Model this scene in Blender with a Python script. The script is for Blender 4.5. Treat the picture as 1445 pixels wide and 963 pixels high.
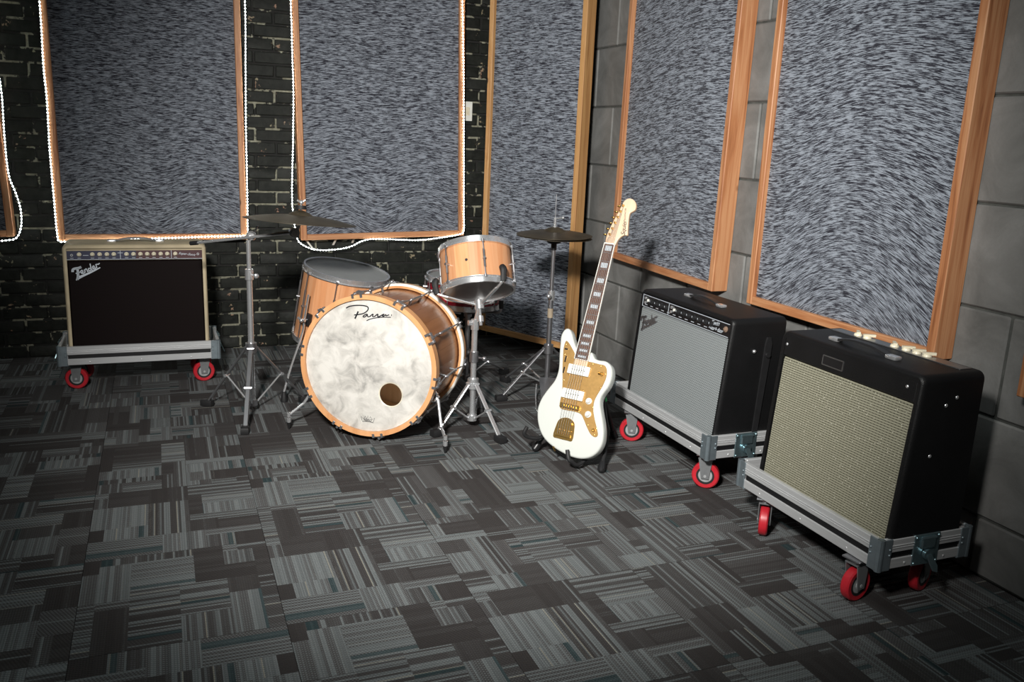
import bpy, bmesh, math, random
from mathutils import Vector, Matrix
from math import pi, sin, cos, radians
for _o in list(bpy.data.objects): bpy.data.objects.remove(_o)
S = bpy.context.scene
C = S.collection
random.seed(7)

# ------------------------------------------------------------------ camera
IW, IH, FPX = 1445, 963, 1228.0
CAMZ = 1.24
PITCH, ROLL, YAW = radians(13.25), radians(2.48), radians(22.2)
FWD = Vector((cos(PITCH)*sin(YAW), cos(PITCH)*cos(YAW), -sin(PITCH)))
_r0 = Vector((cos(YAW), -sin(YAW), 0)); _u0 = _r0.cross(FWD)
RGT = _r0*cos(ROLL) + _u0*sin(ROLL); UPV = -_r0*sin(ROLL) + _u0*cos(ROLL)
cd = bpy.data.cameras.new('camera'); cd.sensor_width = 36; cd.lens = 36*FPX/IW; cd.clip_start = .05
cam = bpy.data.objects.new('camera', cd); C.objects.link(cam)
cam.matrix_world = Matrix(((RGT.x, UPV.x, -FWD.x, 0), (RGT.y, UPV.y, -FWD.y, 0), (RGT.z, UPV.z, -FWD.z, CAMZ), (0, 0, 0, 1)))
S.camera = cam
def ray(x, y): return FWD + RGT*((x-IW/2)/FPX) - UPV*((y-IH/2)/FPX)
def onY(x, y, Y): d = ray(x, y); return Vector((0, 0, CAMZ)) + d*(Y/d.y)
def onX(x, y, X): d = ray(x, y); return Vector((0, 0, CAMZ)) + d*(X/d.x)
def onZ(x, y, Z=0.0): d = ray(x, y); return Vector((0, 0, CAMZ)) + d*((Z-CAMZ)/d.z)

# ------------------------------------------------------------------ world, lights, exposure
w = bpy.data.worlds.new('world'); S.world = w; w.use_nodes = True
w.node_tree.nodes['Background'].inputs[0].default_value = (.5, .55, .6, 1)
w.node_tree.nodes['Background'].inputs[1].default_value = .02
S.view_settings.view_transform = 'Standard'; S.view_settings.look = 'None'
S.view_settings.gamma = 1; S.view_settings.use_curve_mapping = False
S.view_settings.exposure = 0.0
def spot(name, loc, aim, watts, size, blend, radius, col):
    l = bpy.data.lights.new(name, 'SPOT'); l.energy = watts; l.spot_size = radians(size); l.spot_blend = blend
    l.shadow_soft_size = radius; l.color = col
    o = bpy.data.objects.new(name, l); C.objects.link(o); o.location = loc
    o.rotation_euler = (Vector(aim)-Vector(loc)).to_track_quat('-Z', 'Y').to_euler(); return o
spot('key_spotlight', (-.35, .45, 2.05), (1.42, 3.42, .74), 900, 73, 1.0, .15, (1, .975, .93))
la = bpy.data.lights.new('fill_light', 'AREA'); la.energy = 13; la.size = 1.3; la.color = (.9, 1, .98)  # added soft fill from overhead, no fixture stands there
lo = bpy.data.objects.new('fill_light', la); C.objects.link(lo); lo.location = (.4, 1.6, 2.7)

# ------------------------------------------------------------------ materials
MATS = {}
class NT:
    def __init__(s, name):
        s.m = bpy.data.materials.new(name); s.m.use_nodes = True; s.t = s.m.node_tree
        s.b = s.t.nodes['Principled BSDF']; MATS[name] = s.m
    def n(s, typ, **kw):
        d = s.t.nodes.new(typ)
        for k, v in kw.items(): setattr(d, k, v)
        return d
    def l(s, a, b): s.t.links.new(a, b)
    def set(s, **kw):
        for k, v in kw.items(): s.b.inputs[k.replace('_', ' ')].default_value = v
        return s
    def math(s, op, a, b=None, c=None, clamp=False):
        d = s.n('ShaderNodeMath', operation=op); d.use_clamp = clamp
        for i, x in enumerate((a, b, c)):
            if x is None: continue
            if isinstance(x, (int, float)): d.inputs[i].default_value = x
            else: s.l(x, d.inputs[i])
        return d.outputs[0]
    def coord(s, kind='Object', scale=(1, 1, 1), rot=(0, 0, 0), loc=(0, 0, 0)):
        if kind == 'World': o = s.n('ShaderNodeNewGeometry').outputs['Position']
        else: o = s.n('ShaderNodeTexCoord').outputs[kind]
        mp = s.n('ShaderNodeMapping'); mp.inputs['Scale'].default_value = scale; mp.inputs['Rotation'].default_value = rot
        mp.inputs['Location'].default_value = loc
        s.l(o, mp.inputs[0]); return mp.outputs[0]
    def noise(s, vec, scale, detail=3, rough=.5, dist=0.0, out='Fac'):
        d = s.n('ShaderNodeTexNoise'); d.inputs['Scale'].default_value = scale; d.inputs['Detail'].default_value = detail
        d.inputs['Roughness'].default_value = rough; d.inputs['Distortion'].default_value = dist
        s.l(vec, d.inputs['Vector']); return d.outputs[out]
    def ramp(s, fac, stops, interp='LINEAR'):
        d = s.n('ShaderNodeValToRGB'); d.color_ramp.interpolation = interp; e = d.color_ramp.elements
        while len(e) < len(stops): e.new(.5)
        for i, (p, c) in enumerate(stops):
            e[i].position = p; e[i].color = (c[0], c[1], c[2], 1) if not isinstance(c, (int, float)) else (c, c, c, 1)
        s.l(fac, d.inputs[0]); return d.outputs[0]
    def mix(s, fac, a, b, mode='MIX'):
        d = s.n('ShaderNodeMix', data_type='RGBA', blend_type=mode)
        for i, x in ((0, fac), (6, a), (7, b)):
            if isinstance(x, (int, float)): d.inputs[i].default_value = x
            elif isinstance(x, tuple): d.inputs[i].default_value = (*x[:3], 1)
            else: s.l(x, d.inputs[i])
        return d.outputs[2]
    def bump(s, h, strength=.3, dist=.002):
        d = s.n('ShaderNodeBump'); d.inputs['Strength'].default_value = strength; d.inputs['Distance'].default_value = dist
        s.l(h, d.inputs['Height']); s.l(d.outputs[0], s.b.inputs['Normal'])
    def col(s, c): s.l(c, s.b.inputs['Base Color']); return s
    def rnd(s): return s.n('ShaderNodeObjectInfo').outputs['Random']
def plain(name, c, rough=.5, metal=0.0, var=.12, nscale=30, **kw):
    k = NT(name); f = k.noise(k.coord('Object'), nscale, 4, .6)
    a = tuple(max(0, x*(1-var)) for x in c); b = tuple(x*(1+var) for x in c)
    k.col(k.ramp(f, [(.3, a), (.7, b)])); k.set(Roughness=rough, Metallic=metal, **kw); return k
def wood(name, axis, tones, ring=26, rough=.5, knots=True, rand=.0):
    k = NT(name); sc = [1, 1, 1]; sc[axis] = .045
    oi = k.n('ShaderNodeObjectInfo').outputs['Random']
    co = k.coord('Object', tuple(sc)); ad = k.n('ShaderNodeVectorMath', operation='ADD'); k.l(co, ad.inputs[0])
    cb = k.n('ShaderNodeCombineXYZ'); v = k.math('MULTIPLY', oi, 37.0)
    for i in range(3): k.l(v, cb.inputs[i])
    k.l(cb.outputs[0], ad.inputs[1])
    f = k.noise(ad.outputs[0], ring, 4, .55, 1.2); g = k.noise(ad.outputs[0], ring*7, 2, .6)
    c = k.ramp(f, [(.30, tones[0]), (.44, tones[1]), (.58, tones[2]), (.74, tones[1])])
    c = k.mix(k.math('MULTIPLY', g, .35), c, tones[0], 'MIX')
    if rand:
        hs = k.n('ShaderNodeHueSaturation'); k.l(c, hs.inputs['Color'])
        k.l(k.math('MULTIPLY_ADD', oi, rand, 1-rand*.55), hs.inputs['Value']); c = hs.outputs[0]
    if knots:
        vo = k.n('ShaderNodeTexVoronoi'); vo.inputs['Scale'].default_value = 3.2
        s2 = [2.2, 2.2, 2.2]; s2[axis] = 1.0; k.l(k.coord('Object', tuple(s2), loc=(.31, .17, .05)), vo.inputs['Vector'])
        c = k.mix(k.ramp(vo.outputs['Distance'], [(.035, 1.0), (.075, 0.0)]), c, tuple(x*.28 for x in tones[0]))
    k.col(c); k.set(Roughness=rough); k.bump(f, .08, .001); return k
CEDAR = [(.24, .085, .032), (.47, .195, .082), (.62, .315, .155)]
wood('cedar_vertical', 2, CEDAR, 30); wood('cedar_horizontal', 0, CEDAR, 30)
PINE = [(.36, .17, .06), (.52, .27, .10), (.62, .35, .14)]
wood('pine_vertical', 2, PINE, 30); wood('pine_horizontal', 0, PINE, 30)
wood('stave_wood', 2, [(.54, .22, .09), (.65, .30, .14), (.72, .375, .195)], 18, .33, False, .34)
wood('bass_stave_wood', 2, [(.21, .075, .028), (.28, .11, .043), (.33, .14, .058)], 18, .25, False, .16)
wood('hoop_wood', 2, [(.56, .25, .10), (.68, .34, .15), (.75, .40, .19)], 9, .35, False)
wood('maple', 1, [(.62, .42, .27), (.70, .50, .34), (.76, .57, .41)], 18, .35, False)
wood('rosewood', 1, [(.055, .026, .018), (.10, .045, .03), (.14, .07, .045)], 40, .5, False)
wood('raw_shell', 2, [(.60, .40, .24), (.70, .50, .32), (.78, .58, .40)], 22, .5, False)
plain('chrome', (.86, .87, .89), .24, .82, .03); plain('dark_chrome', (.45, .45, .47), .3, .9, .05)
plain('steel', (.45, .46, .47), .38, 1.0, .1); plain('gold', (.82, .52, .17), .33, 1.0, .06)
plain('brushed_gold', (.62, .37, .13), .42, .75, .10, 60)
k = NT('aluminium'); g = k.noise(k.coord('Object', (3, 3, 260)), 3, 3, .6); k.col(k.ramp(g, [(.25, (.50, .51, .52)), (.75, (.72, .73, .74))])); k.set(Metallic=.45, Roughness=.4)
plain('zinc', (.5, .52, .53), .4, .4, .1); plain('zinc_dark', (.27, .28, .29), .4, .5, .1); plain('cap_steel', (.25, .30, .33), .45, .7, .12); plain('latch_zinc', (.33, .46, .50), .3, .9, .2)
plain('black_rubber', (.012, .012, .013), .6); plain('black_plastic', (.015, .015, .016), .35)
plain('black_stripe', (.006, .006, .007), .5); plain('red_urethane', (.50, .018, .03), .4, 0, .15)
plain('white_plastic', (.75, .75, .70), .35, 0, .04); plain('cream_plastic', (.72, .66, .5), .35, 0, .06)
plain('olympic_white', (.62, .64, .605), .1, 0, .015, 4, Coat_Weight=.5); plain('white_binding', (.82, .8, .74), .35, 0, .03)
plain('pearl_inlay', (.42, .45, .48), .3, 0, .15, 120); plain('green_tape', (.02, .55, .14), .5)
plain('red_lacquer', (.26, .006, .02), .16, 0, .25, 8, Coat_Weight=.6)
plain('head_film', (.27, .28, .28), .45, 0, .1, 6); plain('bottom_film', (.18, .165, .16), .25, 0, .15, 6)
plain('ink', (.008, .008, .012), .5); plain('silver_print', (.55, .60, .66), .4, .2, .08)
plain('tan_tape', (.35, .28, .2), .7)
# tolex: fine pebbled cloth
def tolex(name, c, rough):
    k = NT(name); vo = k.n('ShaderNodeTexVoronoi'); vo.inputs['Scale'].default_value = 420; k.l(k.coord('Object'), vo.inputs['Vector'])
    f = k.noise(k.coord('Object'), 9, 3); k.col(k.ramp(f, [(.3, tuple(x*.82 for x in c)), (.7, tuple(x*1.15 for x in c))]))
    k.set(Roughness=rough, Specular_IOR_Level=.3); k.bump(vo.outputs['Distance'], .35, .0012)
tolex('black_tolex', (.006, .006, .0065), .45); tolex('blonde_tolex', (.50, .42, .28), .55)
# grille cloths (woven in object x / z)
def cloth(name, base, thread, fx, fz, mixv, speck=None, rough=.6):
    k = NT(name); sp = k.n('ShaderNodeSeparateXYZ'); k.l(k.coord('Object'), sp.inputs[0])
    a = k.math('SINE', k.math('MULTIPLY', sp.outputs[0], fx)); b = k.math('SINE', k.math('MULTIPLY', sp.outputs[2], fz))
    f = k.math('MULTIPLY_ADD', k.math('MULTIPLY', a, b), .5, .5); f2 = k.math('MULTIPLY_ADD', b, .5, .5)
    h = k.math('ADD', k.math('MULTIPLY', f, mixv), k.math('MULTIPLY', f2, 1-mixv))
    nz = k.noise(k.coord('Object', (40, 40, 300)), 5, 3); h2 = k.math('MULTIPLY_ADD', nz, .35, k.math('MULTIPLY', h, .82))
    c = k.ramp(h2, [(.25, base), (.75, thread)])
    if speck:
        wn = k.n('ShaderNodeTexVoronoi'); wn.inputs['Scale'].default_value = 95; k.l(k.coord('Object'), wn.inputs['Vector'])
        c = k.mix(k.ramp(wn.outputs['Distance'], [(.09, 1.0), (.16, 0.0)]), c, speck)
    k.col(c); k.set(Roughness=rough, Specular_IOR_Level=.06); k.bump(h, .3, .001)
cloth('silver_grille', (.05, .055, .058), (.31, .335, .34), 2*pi/.0085, 2*pi/.0085, .75)
cloth('wheat_grille', (.06, .057, .042), (.31, .30, .225), 2*pi/.012, 2*pi/.0072, .35, (.62, .6, .5))
cloth('oxblood_grille', (.003, .0022, .0022), (.010, .006, .006), 2*pi/.007, 2*pi/.007, .7)
# acoustic fabric: short horizontal streaks bent by the way the cloth was pulled
def fabric(name, seed, light, dark, period, phase, amp, decay, tilt=0.0):
    k = NT(name); sp = k.n('ShaderNodeSeparateXYZ'); k.l(k.coord('Object'), sp.inputs[0]); x, z = sp.outputs[0], sp.outputs[2]
    wx = k.math('COSINE', k.math('MULTIPLY_ADD', x, 2*pi/period, phase)); dec = k.math('POWER', 2.718, k.math('MULTIPLY', z, -decay))
    arch = k.math('MULTIPLY', k.math('MULTIPLY', wx, dec), amp)
    low = k.noise(k.coord('Object', (1, 1, .6), loc=(seed, seed*2, 0)), 2.2, 2); mid = k.noise(k.coord('Object', loc=(seed, 0, 3)), 16, 2)
    zz = k.math('ADD', k.math('ADD', k.math('MULTIPLY_ADD', x, tilt, z), arch), k.math('ADD', k.math('MULTIPLY', low, .020), k.math('MULTIPLY', mid, .0025)))
    cb = k.n('ShaderNodeCombineXYZ'); k.l(k.math('MULTIPLY', x, 30), cb.inputs[0]); k.l(k.math('MULTIPLY', zz, 430), cb.inputs[2]); cb.inputs[1].default_value = seed*5
    f = k.noise(cb.outputs[0], 1.0, 3, .66, 0.0)
    cb2 = k.n('ShaderNodeCombineXYZ'); k.l(k.math('MULTIPLY', x, 12), cb2.inputs[0]); k.l(k.math('MULTIPLY', zz, 110), cb2.inputs[2])
    f2 = k.noise(cb2.outputs[0], 1.0, 2, .6)
    h = k.math('MULTIPLY_ADD', f2, .26, k.math('MULTIPLY', f, .76))
    k.col(k.ramp(h, [(.465, dark), (.51, tuple(a*.6+b*.3 for a, b in zip(dark, light))), (.54, light)])); k.set(Roughness=.85, Sheen_Weight=.15)
    k.bump(h, .35, .002)
LT, DK = (.29, .322, .375), (.011, .011, .021)
for i, a in enumerate(((.47, 0, .04, 3.5), (.47, 0, .055, 3.6), (.47, .3, .05, 3.2), (.7, 1.0, .012, 1.5), (1.5, 2.2, .05, .8, -.06), (.98, 2.75, .13, 1.9), (.9, 3.1, .1, 2.5))): fabric('fabric_%d' % i, i*1.37, LT, DK, *a)
# black painted brick and chipped mortar
k = NT('painted_brick'); wc = k.coord('World'); n1 = k.noise(wc, 22, 5, .65); n2 = k.noise(wc, 7, 3); r = k.rnd()
c = k.ramp(n1, [(.3, (.006, .007, .006)), (.7, (.020, .022, .018))])
chip = k.ramp(k.math('MULTIPLY_ADD', k.noise(wc, 75, 3, .6), .35, k.math('MULTIPLY', k.noise(k.coord('World', loc=(3, 1, 2)), 15, 3), .72)), [(.69, 0.0), (.705, 1.0)])
c = k.mix(chip, c, k.ramp(n2, [(.4, (.26, .26, .17)), (.62, (.30, .17, .12))]))
k.col(c); k.set(Roughness=.55, Specular_IOR_Level=.18); k.bump(n1, .6, .004)
k = NT('chipped_mortar'); wc = k.coord('World'); n1 = k.noise(wc, 45, 4, .6); n2 = k.noise(wc, 10, 2, .55)
m = k.ramp(k.math('MULTIPLY_ADD', n1, .35, k.math('MULTIPLY', n2, .8)), [(.60, 0.0), (.62, 1.0)])
k.col(k.mix(m, (.010, .010, .009), k.ramp(k.noise(wc, 60, 2), [(.3, (.15, .145, .105)), (.7, (.29, .285, .22))]))); k.set(Roughness=.85); k.bump(n1, .7, .004)
# concrete block
k = NT('concrete_block'); wc = k.coord('World'); a = k.noise(wc, 5, 5, .6, .8); b = k.noise(wc, 120, 3, .6); oi = k.rnd()
c = k.ramp(a, [(.25, (.115, .116, .112)), (.5, (.19, .19, .184)), (.75, (.275, .275, .27))]); c = k.mix(k.math('MULTIPLY', b, .3), c, (.09, .09, .085))
hs = k.n('ShaderNodeHueSaturation'); k.l(c, hs.inputs['Color']); k.l(k.math('MULTIPLY_ADD', oi, .22, .9), hs.inputs['Value'])
k.col(hs.outputs[0]); k.set(Roughness=.72); k.bump(k.math('ADD', a, k.math('MULTIPLY', b, .2)), .35, .006)
plain('block_mortar', (.075, .078, .072), .9, 0, .3, 20)
plain('ceiling_paint', (.05, .05, .05), .9); plain('dark_wall_paint', (.05, .052, .055), .9); plain('carpet_backing', (.02, .02, .02), .95)
# carpet: stripes across u, woven ribs along v, per-patch data in the colour attribute
k = NT('carpet'); at = k.n('ShaderNodeVertexColor'); at.layer_name = 'patch'; sc = k.n('ShaderNodeSeparateColor'); k.l(at.outputs[0], sc.inputs[0])
uv = k.n('ShaderNodeTexCoord').outputs['UV']; su = k.n('ShaderNodeSeparateXYZ'); k.l(uv, su.inputs[0]); U, Vv = su.outputs[0], su.outputs[1]
def strip(width, off):
    wn = k.n('ShaderNodeTexWhiteNoise', noise_dimensions='2D'); cb = k.n('ShaderNodeCombineXYZ')
    k.l(k.math('FLOOR', k.math('DIVIDE', U, width)), cb.inputs[0]); k.l(k.math('MULTIPLY_ADD', sc.outputs[2], 91.7, off), cb.inputs[1])
    k.l(cb.outputs[0], wn.inputs[0]); return wn.outputs['Value']
s1 = strip(.0064, 0.0); s2 = strip(.0192, 17.0); s3 = strip(.0032, 29.0)
row = k.math('FLOOR', k.math('DIVIDE', U, .0064))
dash = k.math('MULTIPLY_ADD', k.math('SINE', k.math('ADD', k.math('MULTIPLY', Vv, 2*pi/.0084), k.math('MULTIPLY', row, 2.4))), .5, .5)
rib2 = k.math('MULTIPLY_ADD', k.math('COSINE', k.math('MULTIPLY', U, 2*pi/.0064)), -.5, .5)
nz = k.noise(k.coord('World'), 380, 2, .7)
wv = k.math('MULTIPLY', k.math('POWER', dash, .7), k.math('MULTIPLY_ADD', rib2, .6, .4))
tone = k.math('ADD', k.math('MULTIPLY', sc.outputs[0], .8), k.math('MULTIPLY', k.math('SUBTRACT', s2, .5), .22))
tone = k.math('MULTIPLY', tone, k.math('MULTIPLY_ADD', wv, 1.15, .28), clamp=True)
base = k.ramp(tone, [(0.0, (.052, .047, .046)), (.4, (.105, .102, .102)), (1.0, (.225, .240, .244))])
lightm = k.math('GREATER_THAN', k.math('ADD', s1, k.math('MULTIPLY', k.math('SUBTRACT', s2, .5), .2)), k.math('SUBTRACT', 1.0, sc.outputs[1]))
lc = k.ramp(s3, [(0.0, (.20, .222, .227)), (.5, (.27, .298, .303)), (.975, (.44, .42, .35))], 'CONSTANT')
c = k.mix(k.math('MULTIPLY', lightm, k.math('MULTIPLY_ADD', wv, .45, .5)), base, lc)
teal = k.math('MULTIPLY', k.math('GREATER_THAN', strip(.015, 43.0), .955), k.math('GREATER_THAN', sc.outputs[1], .1))
c = k.mix(k.math('MULTIPLY', teal, .8), c, (.022, .052, .058))
c = k.mix(k.math('MULTIPLY_ADD', nz, -.8, .62, clamp=True), c, (.024, .022, .023))
k.col(c); k.set(Roughness=.95, Specular_IOR_Level=.1); k.bump(k.math('ADD', wv, nz), .5, .003)
# drum head with mottled felt-like coat, cymbal bronze, sign panels, LEDs
k = NT('fibre_head'); co = k.coord('Object', (1, 1, 1.15)); a = k.noise(co, 15, 7, .68, .7); b = k.noise(co, 5, 3, .5)
k.col(k.ramp(k.math('MULTIPLY_ADD', b, .4, k.math('MULTIPLY', a, .6)), [(.36, (.40, .40, .385)), (.46, (.70, .69, .66)), (.56, (.90, .89, .86))])); k.set(Roughness=.5)
tr = k.n('ShaderNodeBsdfTranslucent'); tr.inputs[0].default_value = (.95, .90, .80, 1); mx = k.n('ShaderNodeMixShader'); mx.inputs[0].default_value = .36
k.l(k.b.outputs[0], mx.inputs[1]); k.l(tr.outputs[0], mx.inputs[2]); k.l(mx.outputs[0], k.t.nodes['Material Output'].inputs[0])
k = NT('bronze'); a = k.noise(k.coord('Object', (1, 1, 1)), 14, 4); k.col(k.ramp(a, [(.3, (.07, .055, .036)), (.7, (.125, .102, .068))])); k.set(Metallic=.6, Roughness=.45)
plain('blue_reflection_panel', (.022, .024, .06), .35, .1, .1); plain('maroon_panel', (.055, .012, .016), .35, 0, .1); plain('black_panel', (.008, .008, .009), .3, 0, .1)
plain('jewel_red', (.22, .15, .11), .15, 0, .1)
k = NT('led'); k.set(Emission_Color=(.9, 1, .96, 1), Emission_Strength=30.0); k.col(k.ramp(k.noise(k.coord(), 5), [(0, (.9, .9, .9)), (1, (1, 1, 1))]))
k = NT('led_tube'); k.set(Emission_Color=(.9, .97, 1, 1), Emission_Strength=.5, Roughness=.3); k.col(k.ramp(k.noise(k.coord(), 5), [(0, (.7, .75, .75)), (1, (.8, .85, .85))]))

# ------------------------------------------------------------------ mesh helpers
def frame(o, x, y, z):
    return Matrix(((x[0], y[0], z[0], o[0]), (x[1], y[1], z[1], o[1]), (x[2], y[2], z[2], o[2]), (0, 0, 0, 1)))
def axis_frame(o, n):
    n = Vector(n).normalized(); a = Vector((0, 0, 1)) if abs(n.z) < .9 else Vector((1, 0, 0))
    x = a.cross(n).normalized(); return frame(Vector(o), x, n.cross(x), n)
def smooth_path(p, n=6, closed=False):
    p = [Vector(q) for q in p]; N = len(p); out = []
    for i in range(N if closed else N-1):
        if closed: a, b, c, d = p[i-1], p[i], p[(i+1) % N], p[(i+2) % N]
        else: a, b, c, d = p[max(i-1, 0)], p[i], p[i+1], p[min(i+2, N-1)]
        for j in range(n):
            t = j/n; out.append(.5*((2*b)+(c-a)*t+(2*a-5*b+4*c-d)*t*t+(3*b-a-3*c+d)*t**3))
    if not closed: out.append(p[-1])
    return out
class MB:
    def __init__(s, M=None): s.v = []; s.f = []; s.M = M or Matrix.Identity(4)
    def add(s, vs, fs, M=None):
        T = s.M @ M if M else s.M; o = len(s.v)
        s.v += [tuple(T @ Vector(q)) for q in vs]; s.f += [tuple(i+o for i in q) for q in fs]; return s
    def box(s, c, d, M=None):
        x, y, z = c; a, b, e = d[0]/2, d[1]/2, d[2]/2
        vs = [(x+i*a, y+j*b, z+q*e) for q in (-1, 1) for j in (-1, 1) for i in (-1, 1)]
        return s.add(vs, [(0, 2, 3, 1), (4, 5, 7, 6), (0, 1, 5, 4), (2, 6, 7, 3), (0, 4, 6, 2), (1, 3, 7, 5)], M)
    def cbox(s, c, d, r=.004, M=None, seg=1):
        bm = bmesh.new(); bmesh.ops.create_cube(bm, size=1)
        for q in bm.verts: q.co = Vector((q.co.x*d[0], q.co.y*d[1], q.co.z*d[2]))
        bmesh.ops.bevel(bm, geom=list(bm.edges), offset=r, segments=seg, profile=.5, affect='EDGES')
        bm.verts.index_update(); vs = [tuple(q.co+Vector(c)) for q in bm.verts]; fs = [[q.index for q in f.verts] for f in bm.faces]; bm.free()
        return s.add(vs, fs, M)
    def lathe(s, prof, M=None, n=32, a0=0.0, a1=2*pi, close=False):
        full = abs(a1-a0-2*pi) < 1e-6; m = n if full else n+1; vs = []; fs = []; P = len(prof)
        for i in range(m):
            a = a0+(a1-a0)*i/n
            for r, h in prof: vs.append((r*cos(a), r*sin(a), h))
        for i in range(n):
            j = (i+1) % m
            for q in range(P-1 if not close else P):
                e = (q+1) % P; fs.append((i*P+q, j*P+q, j*P+e, i*P+e))
        if not full and close: fs.append(tuple(range(P))); fs.append(tuple(reversed(range((m-1)*P, m*P))))
        return s.add(vs, fs, M)
    def cyl(s, p0, p1, r0, r1=None, n=14, M=None):
        p0, p1 = Vector(p0), Vector(p1); r1 = r0 if r1 is None else r1; L = (p1-p0).length
        F = axis_frame(p0, p1-p0); F = M @ F if M else F
        vs = [(r0*cos(2*pi*i/n), r0*sin(2*pi*i/n), 0) for i in range(n)]+[(r1*cos(2*pi*i/n), r1*sin(2*pi*i/n), L) for i in range(n)]
        fs = [(i, (i+1) % n, n+(i+1) % n, n+i) for i in range(n)]+[tuple(reversed(range(n))), tuple(range(n, 2*n))]
        return s.add(vs, fs, F)
    def sphere(s, c, r, n=12, sc=(1, 1, 1), M=None):
        prof = [(max(1e-5, r*sin(pi*i/n)), -r*cos(pi*i/n)) for i in range(n+1)]
        F = Matrix.Translation(Vector(c)) @ Matrix.Diagonal((*sc, 1)); return s.lathe(prof, M @ F if M else F, n+4)
    def tube(s, pts, r, n=8, closed=False, M=None):
        pts = [Vector(p) for p in pts]; N = len(pts); vs = []; fs = []; up = None
        for i, p in enumerate(pts):
            t = (pts[(i+1) % N]-pts[i-1]) if closed else (pts[min(i+1, N-1)]-pts[max(i-1, 0)])
            t.normalize()
            if up is None: up = Vector((0, 0, 1)) if abs(t.z) < .9 else Vector((1, 0, 0))
            x = (up-t*up.dot(t)).normalized(); up = x; y = t.cross(x); R = r[i] if isinstance(r, (list, tuple)) else r
            vs += [tuple(p+x*(R*cos(2*pi*j/n))+y*(R*sin(2*pi*j/n))) for j in range(n)]
        for i in range(N if closed else N-1):
            e = (i+1) % N
            for j in range(n): fs.append((i*n+j, i*n+(j+1) % n, e*n+(j+1) % n, e*n+j))
        if not closed: fs.append(tuple(reversed(range(n)))); fs.append(tuple(range((N-1)*n, N*n)))
        return s.add(vs, fs, M)
    def prism(s, o, z0, z1, M=None):
        n = len(o); vs = [(p[0], p[1], z0) for p in o]+[(p[0], p[1], z1) for p in o]
        return s.add(vs, [tuple(reversed(range(n))), tuple(range(n, 2*n))]+[(i, (i+1) % n, n+(i+1) % n, n+i) for i in range(n)], M)
    def rprism(s, o, z0, z1, r, seg=3, M=None):
        o = [Vector((p[0], p[1])) for p in o]; n = len(o)
        A = sum(o[i].x*o[(i+1) % n].y-o[(i+1) % n].x*o[i].y for i in range(n))
        if A < 0: o.reverse()
        nr = []
        for i in range(n):
            t = (o[(i+1) % n]-o[i-1]).normalized(); nr.append(Vector((-t.y, t.x)))
        lay = [(r*(1-sin(pi/2*j/seg)), z0+r*(1-cos(pi/2*j/seg))) for j in range(seg+1)]
        lay += [(d, z1-(z-z0)) for d, z in reversed(lay)]; vs = []; fs = []
        for d, z in lay: vs += [(o[i].x+nr[i].x*d, o[i].y+nr[i].y*d, z) for i in range(n)]
        for q in range(len(lay)-1): fs += [(q*n+i, q*n+(i+1) % n, (q+1)*n+(i+1) % n, (q+1)*n+i) for i in range(n)]
        fs += [tuple(reversed(range(n))), tuple(range((len(lay)-1)*n, len(lay)*n))]
        return s.add(vs, fs, M)
    def ribbon(s, pts, wd, h, M=None, n=5):
        p = smooth_path([(q[0], q[1], 0) for q in pts], n) if len(pts) > 2 else [Vector((q[0], q[1], 0)) for q in pts]
        N = len(p); vs = []; fs = []
        for i, q in enumerate(p):
            t = (p[min(i+1, N-1)]-p[max(i-1, 0)]).normalized(); m = Vector((-t.y, t.x, 0)); W = wd(i/(N-1)) if callable(wd) else wd
            for z in (0, h):
                vs += [tuple(q+m*W/2+Vector((0, 0, z))), tuple(q-m*W/2+Vector((0, 0, z)))]
        for i in range(N-1):
            a, b = i*4, i*4+4; fs += [(a+2, a+3, b+3, b+2), (a, b, b+1, a+1), (a, a+2, b+2, b), (a+1, b+1, b+3, a+3)]
        fs += [(0, 1, 3, 2), tuple((N-1)*4+q for q in (0, 2, 3, 1))]
        return s.add(vs, fs, M)
    def mesh(s, name, mat, smooth=35):
        me = bpy.data.meshes.new(name); me.from_pydata(s.v, [], s.f)
        bm = bmesh.new(); bm.from_mesh(me); bmesh.ops.recalc_face_normals(bm, faces=bm.faces); bm.to_mesh(me); bm.free()
        if smooth: me.shade_smooth(); me.set_sharp_from_angle(angle=radians(smooth))
        me.materials.append(MATS[mat]); return me
    def build(s, name, mat, parent=None, smooth=35): return put(name, s.mesh(name, mat, smooth), parent)
def put(name, me, parent=None, loc=None, kind=None):
    o = bpy.data.objects.new(name, me); C.objects.link(o)
    if parent: o.parent = parent
    if loc is not None: o.location = loc
    if kind: o['kind'] = kind
    return o
def tag(o, label=None, cat=None, group=None, kind=None):
    for a, b in (('label', label), ('category', cat), ('group', group), ('kind', kind)):
        if b: o[a] = b
    return o
def thing(name, label, cat, M=None, group=None):
    o = bpy.data.objects.new(name, None); C.objects.link(o); o.empty_display_size = .05
    if M is not None: o.matrix_world = M if isinstance(M, Matrix) else Matrix.Translation(Vector(M))
    tag(o, label, cat, group); bpy.context.view_layer.update(); return o
def text(name, body, size, mat, parent, M, depth=.0004, shear=0.0, spacing=1.0):
    cu = bpy.data.curves.new(name, 'FONT'); cu.body = body; cu.size = size; cu.extrude = depth; cu.shear = shear
    cu.space_character = spacing; cu.align_x = 'CENTER'; cu.align_y = 'CENTER'; cu.resolution_u = 3
    t = bpy.data.objects.new(name+'_tmp', cu); C.objects.link(t); bpy.context.view_layer.update()
    me = bpy.data.meshes.new_from_object(t.evaluated_get(bpy.context.evaluated_depsgraph_get()))
    bpy.data.objects.remove(t); me.transform(M); me.materials.clear(); me.materials.append(MATS[mat]); me.name = name
    return put(name, me, parent)

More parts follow.
